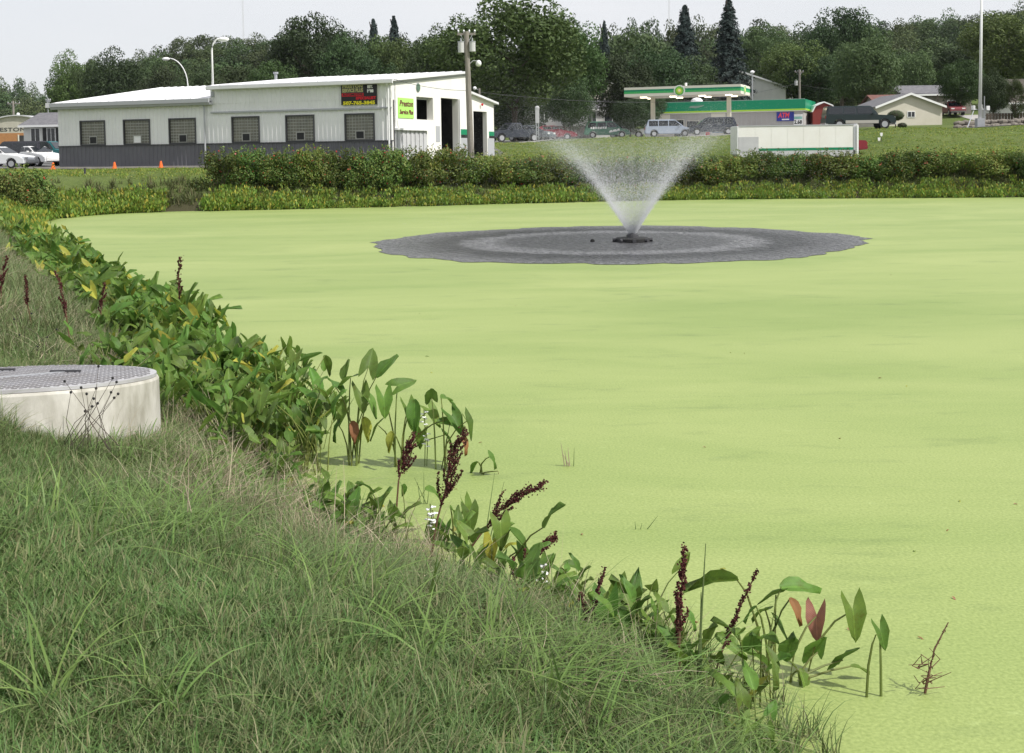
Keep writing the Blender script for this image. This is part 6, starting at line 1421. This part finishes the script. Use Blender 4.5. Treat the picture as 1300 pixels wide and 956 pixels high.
# ------------------------------------------------------------------ fountain
fo = empty('fountain', (FX, FY, 0), 0, 'floating pond fountain throwing a wide cone of spray', 'fountain')
mb = MB().tube([(0, 0, -.1), (0, 0, .10), (0, 0, .13)], [.52, .52, .46], 28); mb.build('float', 'black', fo)
for k in range(8):
    a = k * math.pi / 4; MB().tube([(.5 * math.cos(a), .5 * math.sin(a), .06), (.6 * math.cos(a), .6 * math.sin(a), .06)], .06, 8).build('float_lug', 'steel_dark', fo)
MB().tube([(0, 0, .1), (0, 0, .22), (0, 0, .26)], [.2, .18, .12], 16).build('nozzle', 'steel_dark', fo)
MB().ball((-1.2, .1, .03), .07, 8, 5).build('cable_float', 'black', fo)
wm = bpy.data.materials.new('spray_water'); wm.use_nodes = True; t = wm.node_tree; pr = t.nodes['Principled BSDF']; pr.inputs['Base Color'].default_value = (.92, .93, .95, 1); pr.inputs['Roughness'].default_value = .3
ms = t.nodes.new('ShaderNodeMixShader'); tl = t.nodes.new('ShaderNodeBsdfTranslucent'); tl.inputs[0].default_value = (.92, .93, .95, 1); ms.inputs[0].default_value = .5
t.links.new(pr.outputs[0], ms.inputs[1]); t.links.new(tl.outputs[0], ms.inputs[2])
tp = t.nodes.new('ShaderNodeBsdfTransparent'); ms2 = t.nodes.new('ShaderNodeMixShader'); ms2.inputs[0].default_value = .62; t.links.new(tp.outputs[0], ms2.inputs[1]); t.links.new(ms.outputs[0], ms2.inputs[2])
t.links.new(ms2.outputs[0], t.nodes['Material Output'].inputs[0])
def drops(name, n, seed,  Rm=6.8, sl=1.82, jit=.06, smax=.44, size=.0042, ln=.016, wind=.0, fall=False):
    q = np.random.default_rng(seed); az = q.uniform(0, 2 * math.pi, n); az = az + .02 * np.sin(az * 24); Rr = Rm * (1 + q.normal(size=n) * jit); s = q.uniform(0.0, smax, n) ** (1.0 if not fall else 1) if not fall else q.uniform(.45, 1, n)
    slp = sl * (1 + q.normal(size=n) * .06)
    r_ = .1 + Rr * s; z = .24 + slp * Rr * s * (1 - s); dr = 1; dz_ = slp * (1 - 2 * s)
    sp_ = s * .34; ca, sa = np.cos(az), np.sin(az)
    C_ = np.stack([ca * r_ + q.normal(size=n) * sp_, sa * r_ + q.normal(size=n) * sp_, np.maximum(z + q.normal(size=n) * sp_, .02)], 1)
    C_[:, 0] -= wind * s * s * np.abs(q.normal(size=n)) * 3; C_[:, 2] += wind * s * np.abs(q.normal(size=n)) * .5
    D = np.stack([ca, sa, dz_], 1); D /= np.linalg.norm(D, axis=1, keepdims=True)
    rn = q.normal(size=(n, 3)); U = np.cross(D, rn); U /= np.linalg.norm(U, axis=1, keepdims=True); Vv = np.cross(D, U)
    ss = (size * q.uniform(.5, 1.5, n) * np.clip(1.15 - s * 2.1, .25, 1))[:, None]; l = (ln * q.uniform(.4, 1.4, n))[:, None]
    P = np.stack([C_ - D * l, C_ + U * ss, C_ - U * ss * .5 + Vv * ss * .87, C_ - U * ss * .5 - Vv * ss * .87, C_ + D * l], 1).reshape(-1, 3)
    o = (np.arange(n) * 5)[:, None]; Fc = np.concatenate([o + np.array(f) for f in ((0, 2, 1), (0, 3, 2), (0, 1, 3), (4, 1, 2), (4, 2, 3), (4, 3, 1))])
    return link(name, npmesh(name, P, Fc), wm, fo, kind='stuff')
drops('spray', 75000, 1)
drops('spray_mist', 110000, 2, jit=.32, smax=.56, size=.0044, ln=.006, wind=1.3)
drops('falling_drops', 9000, 3, fall=True, size=.004, ln=.02)

# ------------------------------------------------------------------ air
hb_ = MB().box(-330, 330, -12, 1100, -2.2, 115).build('haze', None); hb_.data.materials.clear()
hm = bpy.data.materials.new('haze'); hm.use_nodes = True; t = hm.node_tree; t.nodes.remove(t.nodes['Principled BSDF']); v = t.nodes.new('ShaderNodeVolumePrincipled')
v.inputs['Color'].default_value = (.86, .90, .95, 1); v.inputs['Density'].default_value = .00006; v.inputs['Anisotropy'].default_value = .2
t.links.new(v.outputs[0], t.nodes['Material Output'].inputs['Volume']); hb_.data.materials.append(hm); hb_['kind'] = 'stuff'
hb_.display_type = 'WIRE'
